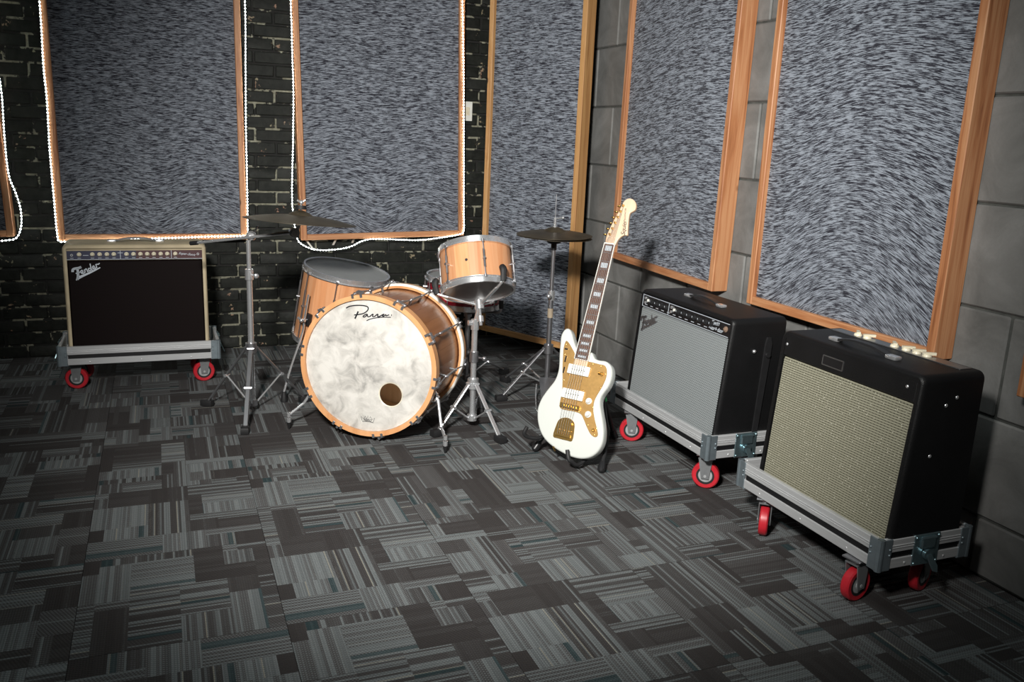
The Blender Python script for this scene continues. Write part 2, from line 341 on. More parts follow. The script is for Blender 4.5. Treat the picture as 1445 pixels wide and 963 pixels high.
# ------------------------------------------------------------------ room shell
XR, YB, XL, YF, ZC = 2.25, 5.03, -2.75, -2.2, 2.75
def struct(name, c, d, mat):
    return tag(MB().box(c, d).build(name, mat, None, 0), None, None, None, 'structure')
floor = struct('floor', ((XL+XR)/2, (YF+YB)/2, -.06), (XR-XL+.2, YB-YF+.2, .104), 'carpet_backing')
ceil = struct('ceiling', ((XL+XR)/2, (YF+YB)/2, ZC+.05), (XR-XL+.2, YB-YF+.2, .1), 'ceiling_paint')
wback = struct('wall_back', ((XL+XR)/2, YB+.0545, ZC/2), (XR-XL+.2, .1, ZC), 'chipped_mortar')
wright = struct('wall_right', (XR+.058, (YF+YB)/2, ZC/2), (.1, YB-YF, ZC), 'block_mortar')
wleft = struct('wall_left', (XL-.05, (YF+YB)/2, ZC/2), (.1, YB-YF, ZC), 'dark_wall_paint')
wfront = struct('wall_front', ((XL+XR)/2, YF-.05, ZC/2), (XR-XL+.2, .1, ZC), 'dark_wall_paint')

# carpet tiles: twelve woven layouts, turned and repeated
def carpet_mesh(i):
    rr = random.Random(100+i); T = .5; G = .25/6
    cells = [[0]*12 for _ in range(12)]; rects = []
    for y in range(12):
        for x in range(12):
            if cells[y][x]: continue
            wmax = 1
            while x+wmax < 12 and not cells[y][x+wmax]: wmax += 1
            W, H = rr.choice([(2, 3), (3, 2), (5, 2), (2, 5), (6, 3), (3, 6), (4, 4), (3, 3), (7, 2), (2, 7), (1, 4), (4, 1), (5, 1), (1, 6)])
            W = min(W, wmax); H = min(H, 12-y)
            while any(cells[y+a][x+b] for a in range(H) for b in range(W)): H -= 1
            for a in range(H):
                for b in range(W): cells[y+a][x+b] = 1
            rects.append((x, y, W, H))
    vs = []; fs = []; info = []
    g = .0007; u = (T-2*g)/12
    for x, y, W, H in rects:
        o = len(vs); x0, y0, x1, y1 = -T/2+g+x*u, -T/2+g+y*u, -T/2+g+(x+W)*u, -T/2+g+(y+H)*u
        vs += [(x0, y0, 0), (x1, y0, 0), (x1, y1, 0), (x0, y1, 0)]; fs.append((o, o+1, o+2, o+3))
        along = rr.random() < (.66 if H >= W else .34); style = rr.random()
        if style < .28: pr = (rr.uniform(0, .2), 0.02)
        elif style < .55: pr = (rr.uniform(.1, .5), rr.uniform(.30, .48))
        elif style < .85: pr = (rr.uniform(.7, 1), rr.uniform(.35, .75))
        else: pr = (rr.uniform(.3, .8), rr.uniform(.05, .2))
        info.append((along, pr[0], pr[1], rr.random()))
    o = len(vs); h = T/2-g     # thin skirt of the tile
    vs += [(-h, -h, 0), (h, -h, 0), (h, h, 0), (-h, h, 0), (-h, -h, -.008), (h, -h, -.008), (h, h, -.008), (-h, h, -.008)]
    for a in range(4): fs.append((o+a, o+4+a, o+4+(a+1) % 4, o+(a+1) % 4)); info.append((True, .1, 0.0, .5))
    me = bpy.data.meshes.new('carpet_tile'); me.from_pydata(vs, [], fs)
    me.uv_layers.new(name='UVMap'); me.color_attributes.new('patch', 'FLOAT_COLOR', 'CORNER')
    uvl = me.uv_layers['UVMap']; ca = me.color_attributes['patch']
    for p in me.polygons:
        al, r, g_, b = info[p.index]
        for li in p.loop_indices:
            q = me.vertices[me.loops[li].vertex_index].co
            uvl.data[li].uv = ((q.x+1, q.y+1) if al else (q.y+1, q.x+1)); ca.data[li].color = (r, g_, b, 1)
    me.materials.append(MATS['carpet']); return me
CM = [carpet_mesh(i) for i in range(16)]
tx0, ty0 = XR-.5*10+.0, YB-.5*15+.27
for j in range(15):
    for i in range(10):
        o = put('carpet_tile', random.choice(CM), floor, (tx0+.25+.5*i, ty0+.25+.5*j-.25, 0))
        o.rotation_euler.z = random.choice((0, pi))

# brick wall: each brick in sight is a part, the ones behind the panels are joined
BW, BH, JT = .213, .0678, .010
def brick_mesh(i):
    rr = random.Random(i); m = MB().cbox((0, 0, 0), (BW-JT, .05, BH-JT), .004)
    m.v = [(x+rr.uniform(-.0015, .0015), y+rr.uniform(-.0018, .0012), z+rr.uniform(-.0015, .0015)) for x, y, z in m.v]
    return m.mesh('brick', 'painted_brick', 30)
BM = [brick_mesh(i) for i in range(6)]
HALF = MB().cbox((0, 0, 0), (BW/2-JT, .05, BH-JT), .004).mesh('brick', 'painted_brick', 30)
P_BACK = [(-1.62, -.69, 0), (-.492, .432, .3), (.712, 1.672, 1.6)]     # x0, x1, roll of the panels on the brick wall
hid = MB()
for c in range(int(ZC/BH)+1):
    z = c*BH+BH/2; off = (0, .5)[c % 2]*BW+random.uniform(-.004, .004)
    if z+BH/2 > ZC: break
    for i in range(25):
        x = XL+.05+off+i*BW
        if x+BW/2 > XR: continue
        seen = z < 2.2 and x > -.98 and not (z > .68 and any(a+.02 < x-BW/2 and x+BW/2 < b-.04 for a, b, _ in P_BACK)) and not (x > 2.0) and not (x > 1.95 and z > .2)
        yy = YB+.025+random.uniform(-.0025, .0015)
        if seen: put('brick', random.choice(BM), wback, (x, yy, z))
        else: hid.cbox((x, yy, z), (BW-JT, .05, BH-JT), .004)
tag(hid.build('brick_field', 'painted_brick', wback, 30), None, None, None, 'stuff')

# concrete blocks on the right wall
LB, HB = .417, .308
blk = [MB().cbox((0, 0, 0), (.06, LB-.009, HB-.008), .005).mesh('concrete_block', 'concrete_block', 30)]
for c in range(-1, 9):
    z0 = .181+HB*c; a, b = max(z0, 0), min(z0+HB, ZC)
    if b-a < .02: continue
    s0 = 4.03 if c % 2 == 0 else 1.735
    y = s0-LB*math.ceil((s0+.6)/LB)
    while y < YB-.01:
        ya, yb = y, min(y+LB, YB-.004)
        if yb-ya > .03:
            if b-a > HB-.01 and yb-ya > LB-.01: o = put('concrete_block', blk[0], wright, (XR+.030, (ya+yb)/2, (a+b)/2))
            else: MB().cbox((XR+.030, (ya+yb)/2, (a+b)/2), (.06, yb-ya-.009, b-a-.008), .005).build('concrete_block', 'concrete_block', wright, 30)
        y += LB

# ------------------------------------------------------------------ acoustic panels (local x width, y depth into the wall, z up)
def panel(label, M, W, H, fab, mat='cedar', depth=.08, fw=.032):
    t = thing('acoustic_panel', label, 'acoustic panel', M, 'wood framed acoustic panels')
    for sx in (-1, 1): MB().cbox((sx*(W/2-fw/2), depth/2, H/2), (fw, depth, H), .0025).build('frame_stile', mat+'_vertical', t)
    for z in (fw/2, H-fw/2): MB().cbox((0, depth/2+.0008, z), (W-2*fw, depth-.0016, fw), .002).build('frame_rail', mat+'_horizontal', t)
    m = MB(); nx, nz = 10, 16
    w2, h2 = W-2*fw, H-2*fw; vs = []; fs = []
    for j in range(nz+1):
        for i in range(nx+1):
            u, v = i/nx, j/nz; puff = .012*(sin(pi*u)*sin(pi*v))**.4
            vs.append((-w2/2+w2*u, .022-puff, fw+h2*v))
    o = len(vs); vs += [(-w2/2, .06, fw), (w2/2, .06, fw), (w2/2, .06, fw+h2), (-w2/2, .06, fw+h2)]
    for j in range(nz):
        for i in range(nx): a = j*(nx+1)+i; fs.append((a, a+1, a+nx+2, a+nx+1))
    fs += [(o+3, o+2, o+1, o)]; m.add(vs, fs).build('fabric', 'fabric_%d' % fab, t)
    return t
PT = 2.46; YP = YB-.08; XP = XR-.08
def rollM(x, y, z, rz, roll=0.0): return Matrix.Translation((x, y, z)) @ Matrix.Rotation(rz, 4, 'Z') @ Matrix.Rotation(radians(-roll), 4, 'Y')
panel('grey streaked acoustic panel left of the one above the blonde amplifier', rollM(-1.15, YP, .632, 0, 1.8), .93, PT-.632, 0)
panel('grey streaked acoustic panel directly above the blonde amplifier', rollM(-.03, YP, .626, 0, .2), .924, PT-.626, 1)
panel('grey streaked acoustic panel on the brick wall behind the floor tom', rollM(1.202, YP, .634, 0, 1.5), .958, PT-.634, 2)
panel('tall acoustic panel standing across the corner behind the hi-hat', Matrix.Translation(((1.778+2.095)/2, (4.905+4.299)/2, .075)) @ Matrix.Rotation(math.atan2(-.886, .464), 4, 'Z'), .685, PT-.075, 3, 'pine')
panel('acoustic panel on the concrete wall behind the guitar headstock', rollM(XP, 3.55, .636, -pi/2, -1.0), .925, PT-.636, 4)
panel('acoustic panel above the black amplifier with the wheat grille', rollM(XP, 2.378, .626, -pi/2, 0), .935, PT-.626, 5)
panel('acoustic panel at the bare end of the concrete wall past the wheat grille amplifier', rollM(XP, 1.155, .60, -pi/2, 0), .93, PT-.60, 6)

# ------------------------------------------------------------------ LED rope lights
def rope(label, pts):
    base = Vector(pts[0]); p = smooth_path(pts, 8); t = thing('led_rope_light', label, 'rope light', (base.x, base.y, min(q.z for q in p)), 'white LED rope lights')
    inv = t.matrix_world.inverted()
    MB(inv).tube(p, .0024, 6).build('rope', 'led_tube', t)
    m = MB(inv); acc = 0.0
    for a, b in zip(p, p[1:]):
        L = (b-a).length; d = .0165-acc
        while d < L:
            q = a.lerp(b, d/L); m.sphere(q+Vector((0, -.001, 0)), .0035, 4); d += .0165
        acc = L-(d-.0165)
    tag(m.build('led_bead', 'led', t, 60), None, None, None, 'stuff'); return t
YL = YP-.003
rope('glowing LED rope down the panel edge left of the blonde amplifier', [Vector((-.72, YL, PT)), Vector((-.70, YL, 1.6))]+[onY(x, y, YL) for x, y in ((2, 130), (6, 190), (12, 245), (22, 272), (29, 295), (30, 318), (24, 335), (12, 339), (-20, 341))]+[Vector((-1.1, YL, .62)), Vector((-1.62, YL, .62))])
L1 = [Vector((-.502, YL, PT))]+[onY(x, y, YL) for x, y in ((55.5, 0), (61, 90), (66, 140), (70, 210), (76, 280), (80.5, 330), (84, 340.5), (95, 341), (160, 338.5), (240, 336), (300, 334), (340, 333), (349, 330), (349.5, 320), (348.5, 250), (347, 180), (346.5, 90), (345.5, 0))]+[Vector((.44, YL, PT))]
rope('glowing LED rope framing the panel above the blonde amplifier', L1)
L2 = [Vector((.66, YL, PT))]+[onY(x, y, YL) for x, y in ((410, 0), (412.5, 80), (414, 130), (413.5, 200), (412, 270), (414, 305), (419, 335), (426, 345), (443, 352), (465, 353), (492, 349), (515, 339), (540, 337.5), (590, 339), (625, 335), (648, 331), (654.5, 325), (654.5, 300), (654.5, 200), (654, 90), (652.5, 0))]+[Vector((1.60, YL, PT))]
r2 = rope('glowing LED rope drooping below the panel behind the floor tom', L2)
for x0, y0, x1, y1 in ((432, 339, 443, 353), (474, 338, 470, 346), (499, 338, 497, 343)):
    a, b = onY(x0, y0, YB-.02), onY(x1, y1, YL+.004); d = (b-a); mid = (a+b)/2
    MB(r2.matrix_world.inverted()).box((0, 0, 0), (.012, .002, d.length), frame(mid, Vector((1, 0, 0)), Vector((0, 1, 0)), d.normalized())).build('mounting_strap', 'white_plastic', r2)

# wall switch
a, b = onY(653, 143, YB), onY(665, 171, YB)
t = thing('wall_switch', 'small white switch plate on the black brick wall', 'switch', ((a.x+b.x)/2, YB, b.z))
W, H = .062, a.z-b.z
MB().cbox((0, -.004, H/2), (W, .008, H), .002).build('cover_plate', 'white_plastic', t); MB().cbox((0, -.009, H/2), (W*.42, .005, H*.42), .0015).build('rocker', 'cream_plastic', t)

# ------------------------------------------------------------------ flight-case dollies (local x width, y depth from the front, z up from the floor)
ZB, ZT = .134, .222
WH_TREAD = MB().lathe([(.033, -.013), (.046, -.014), (.050, -.010), (.0505, 0), (.050, .010), (.046, .014), (.033, .013)], None, 28, close=True).mesh('wheel_tread', 'red_urethane')
WH_CORE = MB().lathe([(.0265, -.0135), (.0335, -.0135), (.0335, .0135), (.0265, .0135)], None, 28, close=True).mesh('wheel_ring', 'black_rubber')
_m = MB().lathe([(.0001, -.017), (.006, -.017), (.007, -.0155), (.012, -.0155), (.014, -.013), (.025, -.0125), (.0268, -.011), (.0268, .011), (.025, .0125), (.014, .013), (.012, .0155), (.007, .0155), (.006, .017), (.0001, .017)], None, 20)
_m.cyl((0, 0, -.022), (0, 0, .022), .0055, n=8); WH_HUB = _m.mesh('wheel_hub', 'zinc')
_m = MB()
for s_ in (-1, 1):
    _m.prism([(-.014, -.010), (.014, -.010), (.028, .066), (-.022, .066)], s_*.0195-.0015, s_*.0195+.0015, Matrix(((1, 0, 0, 0), (0, 0, 1, 0), (0, 1, 0, .05), (0, 0, 0, 1))))
_m.box((.003, 0, .1165), (.052, .042, .004)); _m.cyl((.003, 0, .118), (.003, 0, .129), .021, n=18); FORK = _m.mesh('caster_fork', 'zinc_dark')
PLATE = MB().cbox((0, 0, .131), (.072, .058, .005), .001).mesh('caster_plate', 'dark_chrome')
def dolly(label, M, W, D, casters, latches=(1,)):
    t = thing('caster_dolly', label, 'dolly', M, 'aluminium edged caster dollies'); cc = .042
    MB().cbox((0, D/2, ZB+.008), (W-.012, D-.012, .015), .003).build('tray_floor', 'black_stripe', t)
    for k_, (ln, F) in enumerate(((W, Matrix.Identity(4)), (W, Matrix.Translation((0, D, 0)) @ Matrix.Rotation(pi, 4, 'Z')), (D, Matrix.Translation((W/2, D/2, 0)) @ Matrix.Rotation(pi/2, 4, 'Z')), (D, Matrix.Translation((-W/2, D/2, 0)) @ Matrix.Rotation(-pi/2, 4, 'Z')))):
        a = ln-2*.022
        m = MB(F); m.cbox((0, .008, (ZT+.183)/2), (a, .016, ZT-.183), .002); m.cbox((0, .009, ZB+.016), (a, .018, .030), .002); m.box((0, .012, .174), (a, .006, .022))
        m.box((0, -.0006, .203), (a, .002, .002)); m.box((0, -.0006, .196), (a, .002, .0016))
        n = max(2, int(ln/.18))
        for i in range(n): m.sphere((-a/2+a*(i+.5)/n, .0002, ZB+.013), .0042, 6, (1, .5, 1))
        r = m.build('edge_rail', 'aluminium', t)
        MB(F).box((0, .0068, .174), (a-.04, .006, .0175)).build('groove_stripe', 'black_stripe', r)
    for sx in (-1, 1):
        for y, sy in ((0, 1), (D, -1)):
            x = sx*W/2; m = MB(); e = .0022
            for wz, zz in ((cc, (ZB+ZT)/2),):
                m.cbox((x-sx*cc/2+sx*e, y-sy*e+sy*.0022, zz), (cc, .0045, ZT-ZB+.004), .0015); m.cbox((x+sx*e-sx*.0022, y+sy*cc/2-sy*e, zz), (.0045, cc, ZT-ZB+.004), .0015)
            m.cyl((x-sx*.006, y+sy*.006, ZB-.002), (x-sx*.006, y+sy*.006, ZT+.002), .0105, n=16)
            m.cbox((x-sx*cc/2, y+sy*cc/2, ZB-.001), (cc, cc, .004), .001)
            for q in (.014, .030):
                m.sphere((x-sx*(cc-.010), y-sy*e, ZB+.03+q), .0036, 6); m.sphere((x+sx*e, y+sy*(cc-.010), ZB+.03+q), .0036, 6)
            m.build('corner_cap', 'cap_steel', t)
    for sx in latches:      # recessed butterfly latch on the end rail
        F = Matrix.Translation((sx*W/2, D/2, .178)) @ Matrix.Rotation(sx*pi/2, 4, 'Z')
        m = MB(F); m.cbox((0, .001, 0), (.094, .006, .092), .002); 
        for a in (-1, 1):
            for b in (-1, 1): m.sphere((a*.04, -.002, b*.038), .0045, 6)
        lt = m.build('latch_plate', 'latch_zinc', t)
        m = MB(F); m.cbox((0, -.004, .022), (.05, .01, .035), .003); m.cyl((0, -.004, -.012), (0, -.014, -.012), .016, n=16); m.cyl((-.026, -.006, .036), (.026, -.006, .036), .004, n=8)
        m.prism([(-.008, 0), (.008, 0), (.022, -.03), (.018, -.046), (.004, -.042), (-.004, -.02)], .0, .004, Matrix(((1, 0, 0, 0), (0, .4, -1, -.012), (0, 1, .4, -.012), (0, 0, 0, 1))))
        m.build('latch_handle', 'latch_zinc', lt)
    for x, y, ang in casters:
        F = Matrix.Translation((x, y, 0)) @ Matrix.Rotation(ang-pi/2, 4, 'Z')      # ang: direction of the axle
        fk = put('caster_fork', FORK, t); fk.matrix_local = F
        put('caster_plate', PLATE, fk)
        for nm, me in (('wheel_tread', WH_TREAD), ('wheel_ring', WH_CORE), ('wheel_hub', WH_HUB)):
            o = put(nm, me, fk); o.matrix_local = Matrix.Translation((0, 0, .0507)) @ Matrix.Rotation(pi/2, 4, 'X')
    return t
RM = lambda x, y: Matrix.Translation((x, y, 0)) @ Matrix.Rotation(-pi/2, 4, 'Z')
dolly('bright aluminium edged dolly under the blonde amplifier', Matrix.Translation((-.116, 4.30, 0)), .70, .33, [(-.285, .09, radians(80)), (.276, .095, radians(97)), (-.27, .26, radians(60)), (.27, .25, radians(110))], (1, -1))
dolly('aluminium edged dolly under the black amplifier with the silver grille', RM(1.78, 2.833), .735, .33, [(.306, .048, radians(-42)), (-.223, .032, radians(-28)), (.28, .26, radians(30)), (-.28, .26, radians(60))])
dolly('aluminium edged dolly under the black amplifier with the wheat grille', RM(1.755, 1.933), .635, .33, [(-.2, .035, radians(48)), (.228, .020, radians(10)), (-.22, .25, radians(30)), (.24, .25, radians(20))])

# ------------------------------------------------------------------ amplifiers (local x width, y back, z up)
def rrect(w, h, r, n=5):
    return [(cx*(w/2-r)+r*cos(a0+pi/2*i/n), cy*(h/2-r)+r*sin(a0+pi/2*i/n)) for cx, cy, a0 in ((1, 1, 0), (-1, 1, pi/2), (-1, -1, pi), (1, -1, 3*pi/2)) for i in range(n+1)]
FENDER = [[(.0, .52), (.03, .66), (.12, .70), (.22, .69), (.34, .72)], [(.20, .69), (.17, .40), (.13, .16), (.08, .0)], [(.09, .40), (.20, .41), (.27, .44)],
          [(.27, .36), (.35, .42), (.33, .52), (.28, .46), (.29, .34), (.37, .32), (.41, .38)], [(.42, .54), (.42, .34)], [(.42, .46), (.47, .55), (.50, .52), (.51, .36), (.54, .38)],
          [(.64, .52), (.58, .55), (.56, .46), (.58, .38), (.63, .41), (.65, .50)], [(.67, .82), (.66, .56), (.67, .40), (.70, .41)], [(.71, .48), (.78, .54), (.77, .64), (.72, .58), (.73, .46), (.80, .45), (.84, .52)],
          [(.86, .72), (.86, .48)], [(.86, .62), (.90, .70), (.95, .68), (1.0, .74)], [(.13, .10), (.30, .17), (.60, .28), (.98, .46)], [(.04, -.02), (.12, .09), (.16, .10)]]
def amp(label, M, W, H, D, slant, tx, band, gmat, side=.018, rc=.022):
    t = thing('guitar_amplifier', label, 'amplifier', M, 'guitar amplifiers on dollies')
    fy = lambda z: slant*z/H
    loops = [(W, H, rc, D, 0), (W, H, rc, None, .016), (W-.004, H-.004, rc, None, .006), (W-.014, H-.014, rc*.8, None, .0005), (W-.022, H-.022, rc*.6, None, 0), (W-2*side, H-2*side, .004, None, .001), (W-2*side, H-2*side, .004, None, .014)]
    vs = []; fs = []; n = None
    for w_, h_, r_, yb, off in loops:
        o = rrect(w_, h_, r_); n = len(o)
        vs += [(x, (yb if yb else fy(z+H/2)+off), z+H/2) for x, z in o]
    for q in range(len(loops)-1): fs += [(q*n+i, q*n+(i+1) % n, (q+1)*n+(i+1) % n, (q+1)*n+i) for i in range(n)]
    fs += [tuple(range(n)), tuple(reversed(range((len(loops)-1)*n, len(loops)*n)))]
    MB().add(vs, fs).build('cabinet', tx, t, 40)
    # frame of the slanted front: x right, y up the front, z out of the front
    up = Vector((0, slant, H)).normalized(); out = Vector((0, -1, 0)); out = (out-up*out.dot(up)).normalized()
    F = frame(Vector((0, 0, 0)), Vector((1, 0, 0)), up, out); Hs = math.hypot(H, slant)
    gh = Hs-side-band
    gm = MB(F); w2 = W/2-side; gm.add([(-w2, side, -.013), (w2, side, -.013), (w2, side+gh-side*0, -.013), (-w2, side+gh, -.013), (-w2+.006, side+.006, -.004), (w2-.006, side+.006, -.004), (w2-.006, gh+side-.006-side*0, -.004), (-w2+.006, gh+side-.006, -.004)], [(4, 5, 6, 7), (0, 1, 5, 4), (1, 2, 6, 5), (2, 3, 7, 6), (3, 0, 4, 7), (3, 2, 1, 0)])
    gm.build('grille_cloth', gmat, t)
    return t, F, Hs, w2
def handle(t, zc, y, W, mat='black_plastic', cap='chrome'):
    p = smooth_path([(-W/2, y, zc+.006), (-W*.36, y, zc+.012), (-W*.2, y, zc+.018), (0, y, zc+.020), (W*.2, y, zc+.018), (W*.36, y, zc+.012), (W/2, y, zc+.006)], 5)
    m = MB(); vs = []; fs = []
    for q in p: vs += [(q.x, q.y-.012, q.z-.003), (q.x, q.y+.012, q.z-.003), (q.x, q.y+.010, q.z+.003), (q.x, q.y-.010, q.z+.003)]
    for i in range(len(p)-1): fs += [(i*4+j, i*4+(j+1) % 4, i*4+4+(j+1) % 4, i*4+4+j) for j in range(4)]
    fs += [(3, 2, 1, 0), tuple(range((len(p)-1)*4, len(p)*4))]
    h = m.add(vs, fs).build('handle', mat, t)
    for s_ in (-1, 1): MB().cbox((s_*(W/2+.004), y, zc+.006), (.040, .026, .012), .004, None, 2).build('handle_cap', cap, h)
def logo(t, F, x, y, w_, mat, d=.004):
    m = MB(F @ Matrix.Translation((x, y, -.003)) @ Matrix.Rotation(.2, 4, 'Z'))
    for s_ in FENDER: m.ribbon([(a*w_, b*w_*.62+a*w_*.0) for a, b in s_], lambda u: w_*.038, d)
    for s_ in FENDER[:2]: m.ribbon([(a*w_, b*w_*.62) for a, b in s_], lambda u: w_*.085, d)
    m.ribbon([(a*w_, b*w_*.62) for a, b in FENDER[11]], lambda u: w_*(.11-.07*u), d*.8)
    m.build('logo_badge', mat, t, 0)
KNOB = MB().lathe([(.0001, .013), (.0052, .013), (.006, .012), (.0066, .004), (.0092, .003), (.0098, 0)], None, 14).mesh('knob', 'cream_plastic')
KNOBK = MB().lathe([(.0001, .014), (.005, .014), (.006, .012), (.0068, .005), (.0100, .003), (.0104, 0)], None, 14).mesh('knob', 'black_plastic')
POINT = MB().box((0, .0035, .0145), (.0022, .006, .001)).mesh('pointer', 'silver_print')
JACK = MB().lathe([(.0028, .001), (.0030, .004), (.0058, .004), (.0064, 0)], None, 12).mesh('jack', 'chrome')
def knob(t, F, me, x, y, a=0.0, z=-.002):
    o = put(me.name.split('.')[0], me, t); o.matrix_local = F @ Matrix.Translation((x, y, z)) @ Matrix.Rotation(a, 4, 'Z'); return o
def lines(name, mat, t, F, segs, w_=.0018, z=-.0025, h=.0012):
    m = MB(F @ Matrix.Translation((0, 0, z)))
    for a, b in segs: m.ribbon([a, b], w_, h)
    return m.build(name, mat, t, 0)

# blonde amplifier by the brick wall
A1, F, Hs, w2 = amp('blonde amplifier with dark grille and cream knobs by the brick wall', Matrix.Translation((-.116, 4.328, .152)), .612, .528, .24, .03, 'blonde_tolex', .072, 'oxblood_grille')
y1, y0 = Hs-.028, Hs-.068
MB(F).box(((-w2*.5), (y0+y1)/2, -.008), (w2, y1-y0, .011)).build('control_panel', 'blue_reflection_panel', A1); MB(F).box(((w2*.5), (y0+y1)/2, -.008), (w2, y1-y0, .011)).build('control_panel', 'maroon_panel', A1)  # left half: bluish reflection put into the panel colour
PX = lambda q: -w2+(q-68)/(1238-68)*2*w2
knob(A1, F, JACK, PX(110), y0+.021)
for i, q in enumerate((172, 282, 343, 404, 463, 571, 631, 691, 750, 808, 868, 926, 997)): knob(A1, F, KNOB, PX(q), y0+.024, random.uniform(-2, 2))
lines('panel_marking', 'silver_print', A1, F, [((-w2, y0+.001), (w2, y0+.001)), ((PX(518), y0), (PX(518), y1)), ((PX(962), y0), (PX(962), y1)), ((PX(203), y0+.02), (PX(250), y0+.02)), ((PX(495), y0+.03), (PX(540), y0+.03))]+[((PX(q)-.007, y0+.0075), (PX(q)+.007, y0+.0075)) for q in (110, 172, 282, 343, 404, 463, 571, 631, 691, 750, 808, 868, 926, 997)])
text('script_lettering', 'Super-Sonic', .0155, 'silver_print', A1, F @ Matrix.Translation((PX(1100), y0+.022, -.002)) @ Matrix.Rotation(-.12, 4, 'Z'), shear=.5)
knob(A1, F, JACK, PX(1200), y0+.022)
logo(A1, F, -w2+.028, y0-.092, .118, 'silver_print'); handle(A1, .528, .12, .20)

# silver-grille amplifier behind the guitar
A2, F, Hs, w2 = amp('black amplifier with silver grille, knob panel and white script beside the guitar', Matrix.Translation((1.806, 2.80, .152)) @ Matrix.Rotation(-pi/2, 4, 'Z'), .645, .494, .27, .042, 'black_tolex', .074, 'silver_grille', .016)
y1, y0 = Hs-.020, Hs-.070
MB(F).box((0, (y0+y1)/2, -.008), (2*w2-.004, y1-y0, .011)).build('control_panel', 'black_panel', A2)
xd = -w2+.335*2*w2; e = w2-.006
lines('panel_marking', 'silver_print', A2, F, [((-e, y1-.002), (e, y1-.002)), ((-e, y0+.001), (e, y0+.001)), ((-e, y0), (-e, y1)), ((xd, y0), (xd, y1))]+[((-e+.02+i*.043, y0+.010), (-e+.038+i*.043, y0+.010)) for i in range(13)], .0022)
for x in (-e+.022, xd+.022):
    for dy in (.018, .036): knob(A2, F, JACK, x, y0+dy); 
    MB(F).box((x+.022, y0+.030, .001), (.006, .010, .008)).build('switch_toggle', 'white_plastic', A2)
for i in range(4): o = knob(A2, F, KNOBK, -e+.075+i*.038, y0+.028); put('pointer', POINT, o)
for i in range(7): o = knob(A2, F, KNOBK, xd+.075+i*.037, y0+.028); put('pointer', POINT, o)
text('script_lettering', 'Twin', .026, 'silver_print', A2, F @ Matrix.Translation((w2-.095, y0+.035, -.002)) @ Matrix.Rotation(.1, 4, 'Z'), shear=.5)
text('script_lettering', 'Reverb-Amp', .017, 'silver_print', A2, F @ Matrix.Translation((w2-.085, y0+.016, -.002)), shear=.5)
MB(F @ Matrix.Translation((w2-.024, y0+.027, -.002))).lathe([(.0001, .010), (.006, .008), (.008, .004), (.0105, .003), (.011, 0)], None, 16).build('pilot_jewel', 'jewel_red', A2)
logo(A2, F, -w2+.024, y0-.100, .125, 'dark_chrome'); handle(A2, .494, .135, .21)
for s_ in (-1, 1):      # tilt-back legs on the cabinet ends
    m = MB(); x = s_*(.645/2+.004); m.prism([(.165, .03), (.185, .03), (.212, .40), (.204, .425), (.190, .425), (.184, .40)], -.0035, .0035, Matrix(((0, 0, 1, x), (1, 0, 0, 0), (0, 1, 0, 0), (0, 0, 0, 1))))
    m.cyl((x, .196, .36), (x+s_*.010, .196, .36), .009, n=12); lg = m.build('tilt_leg', 'black_plastic', A2)
    MB().sphere((x-s_*.002, .14, .375), .007, 8).build('leg_stop', 'chrome', A2)

# wheat-grille amplifier at the open end of the room
A3, F, Hs, w2 = amp('large black amplifier with wheat coloured grille and blank name plate', Matrix.Translation((1.782, 1.903, .152)) @ Matrix.Rotation(-pi/2, 4, 'Z'), .570, .525, .255, .040, 'black_tolex', .082, 'wheat_grille', .020)
MB(F).cbox((0, Hs-.047, -.008), (2*w2, .062, .014), .003).build('front_board', 'black_tolex', A3)
for x in (-w2+.012, w2-.03): MB(F).sphere((x, Hs-.040, .000), .005, 8, (1, 1, .6)).build('screw', 'chrome', A3)
m = MB(F @ Matrix.Translation((-.045, Hs-.048, -.001)))
for a, b in (((-.042, -.014), (.042, -.014)), ((.042, -.014), (.042, .014)), ((.042, .014), (-.042, .014)), ((-.042, .014), (-.042, -.014))): m.ribbon([a, b], .0028, .003)
n_ = m.build('name_plate', 'steel', A3, 0); MB(F).box((-.045, Hs-.048, -.0005), (.08, .024, .002)).build('plate_face', 'black_panel', n_)
handle(A3, .525, .10, .22)
CH = MB(); CH.lathe([(.0001, .010), (.010, .010), (.012, .006), (.013, 0)], None, 14); CH.prism([(-.006, -.012), (.006, -.012), (.004, .024), (-.004, .024)], .006, .017); CH = CH.mesh('knob', 'cream_plastic')
MB().cbox((0, .222, .5255), (.50, .045, .004), .001).build('control_panel', 'steel', A3)
for i, x in enumerate((-.155, -.116, -.006, .039, .078, .115)):
    o = put('knob', CH, A3); o.matrix_local = Matrix.Translation((x, .225, .5275)) @ Matrix.Rotation(random.choice((-.5, .3, .9)), 4, 'Z') @ Matrix.Diagonal((1, 1, .7, 1))
for x, y, z in ((.285, .13, .44), (.285, .10, .30), (.285, .165, .46)): MB().sphere((x, y, z), .0055, 8, (.6, 1, 1)).build('screw', 'chrome', A3)

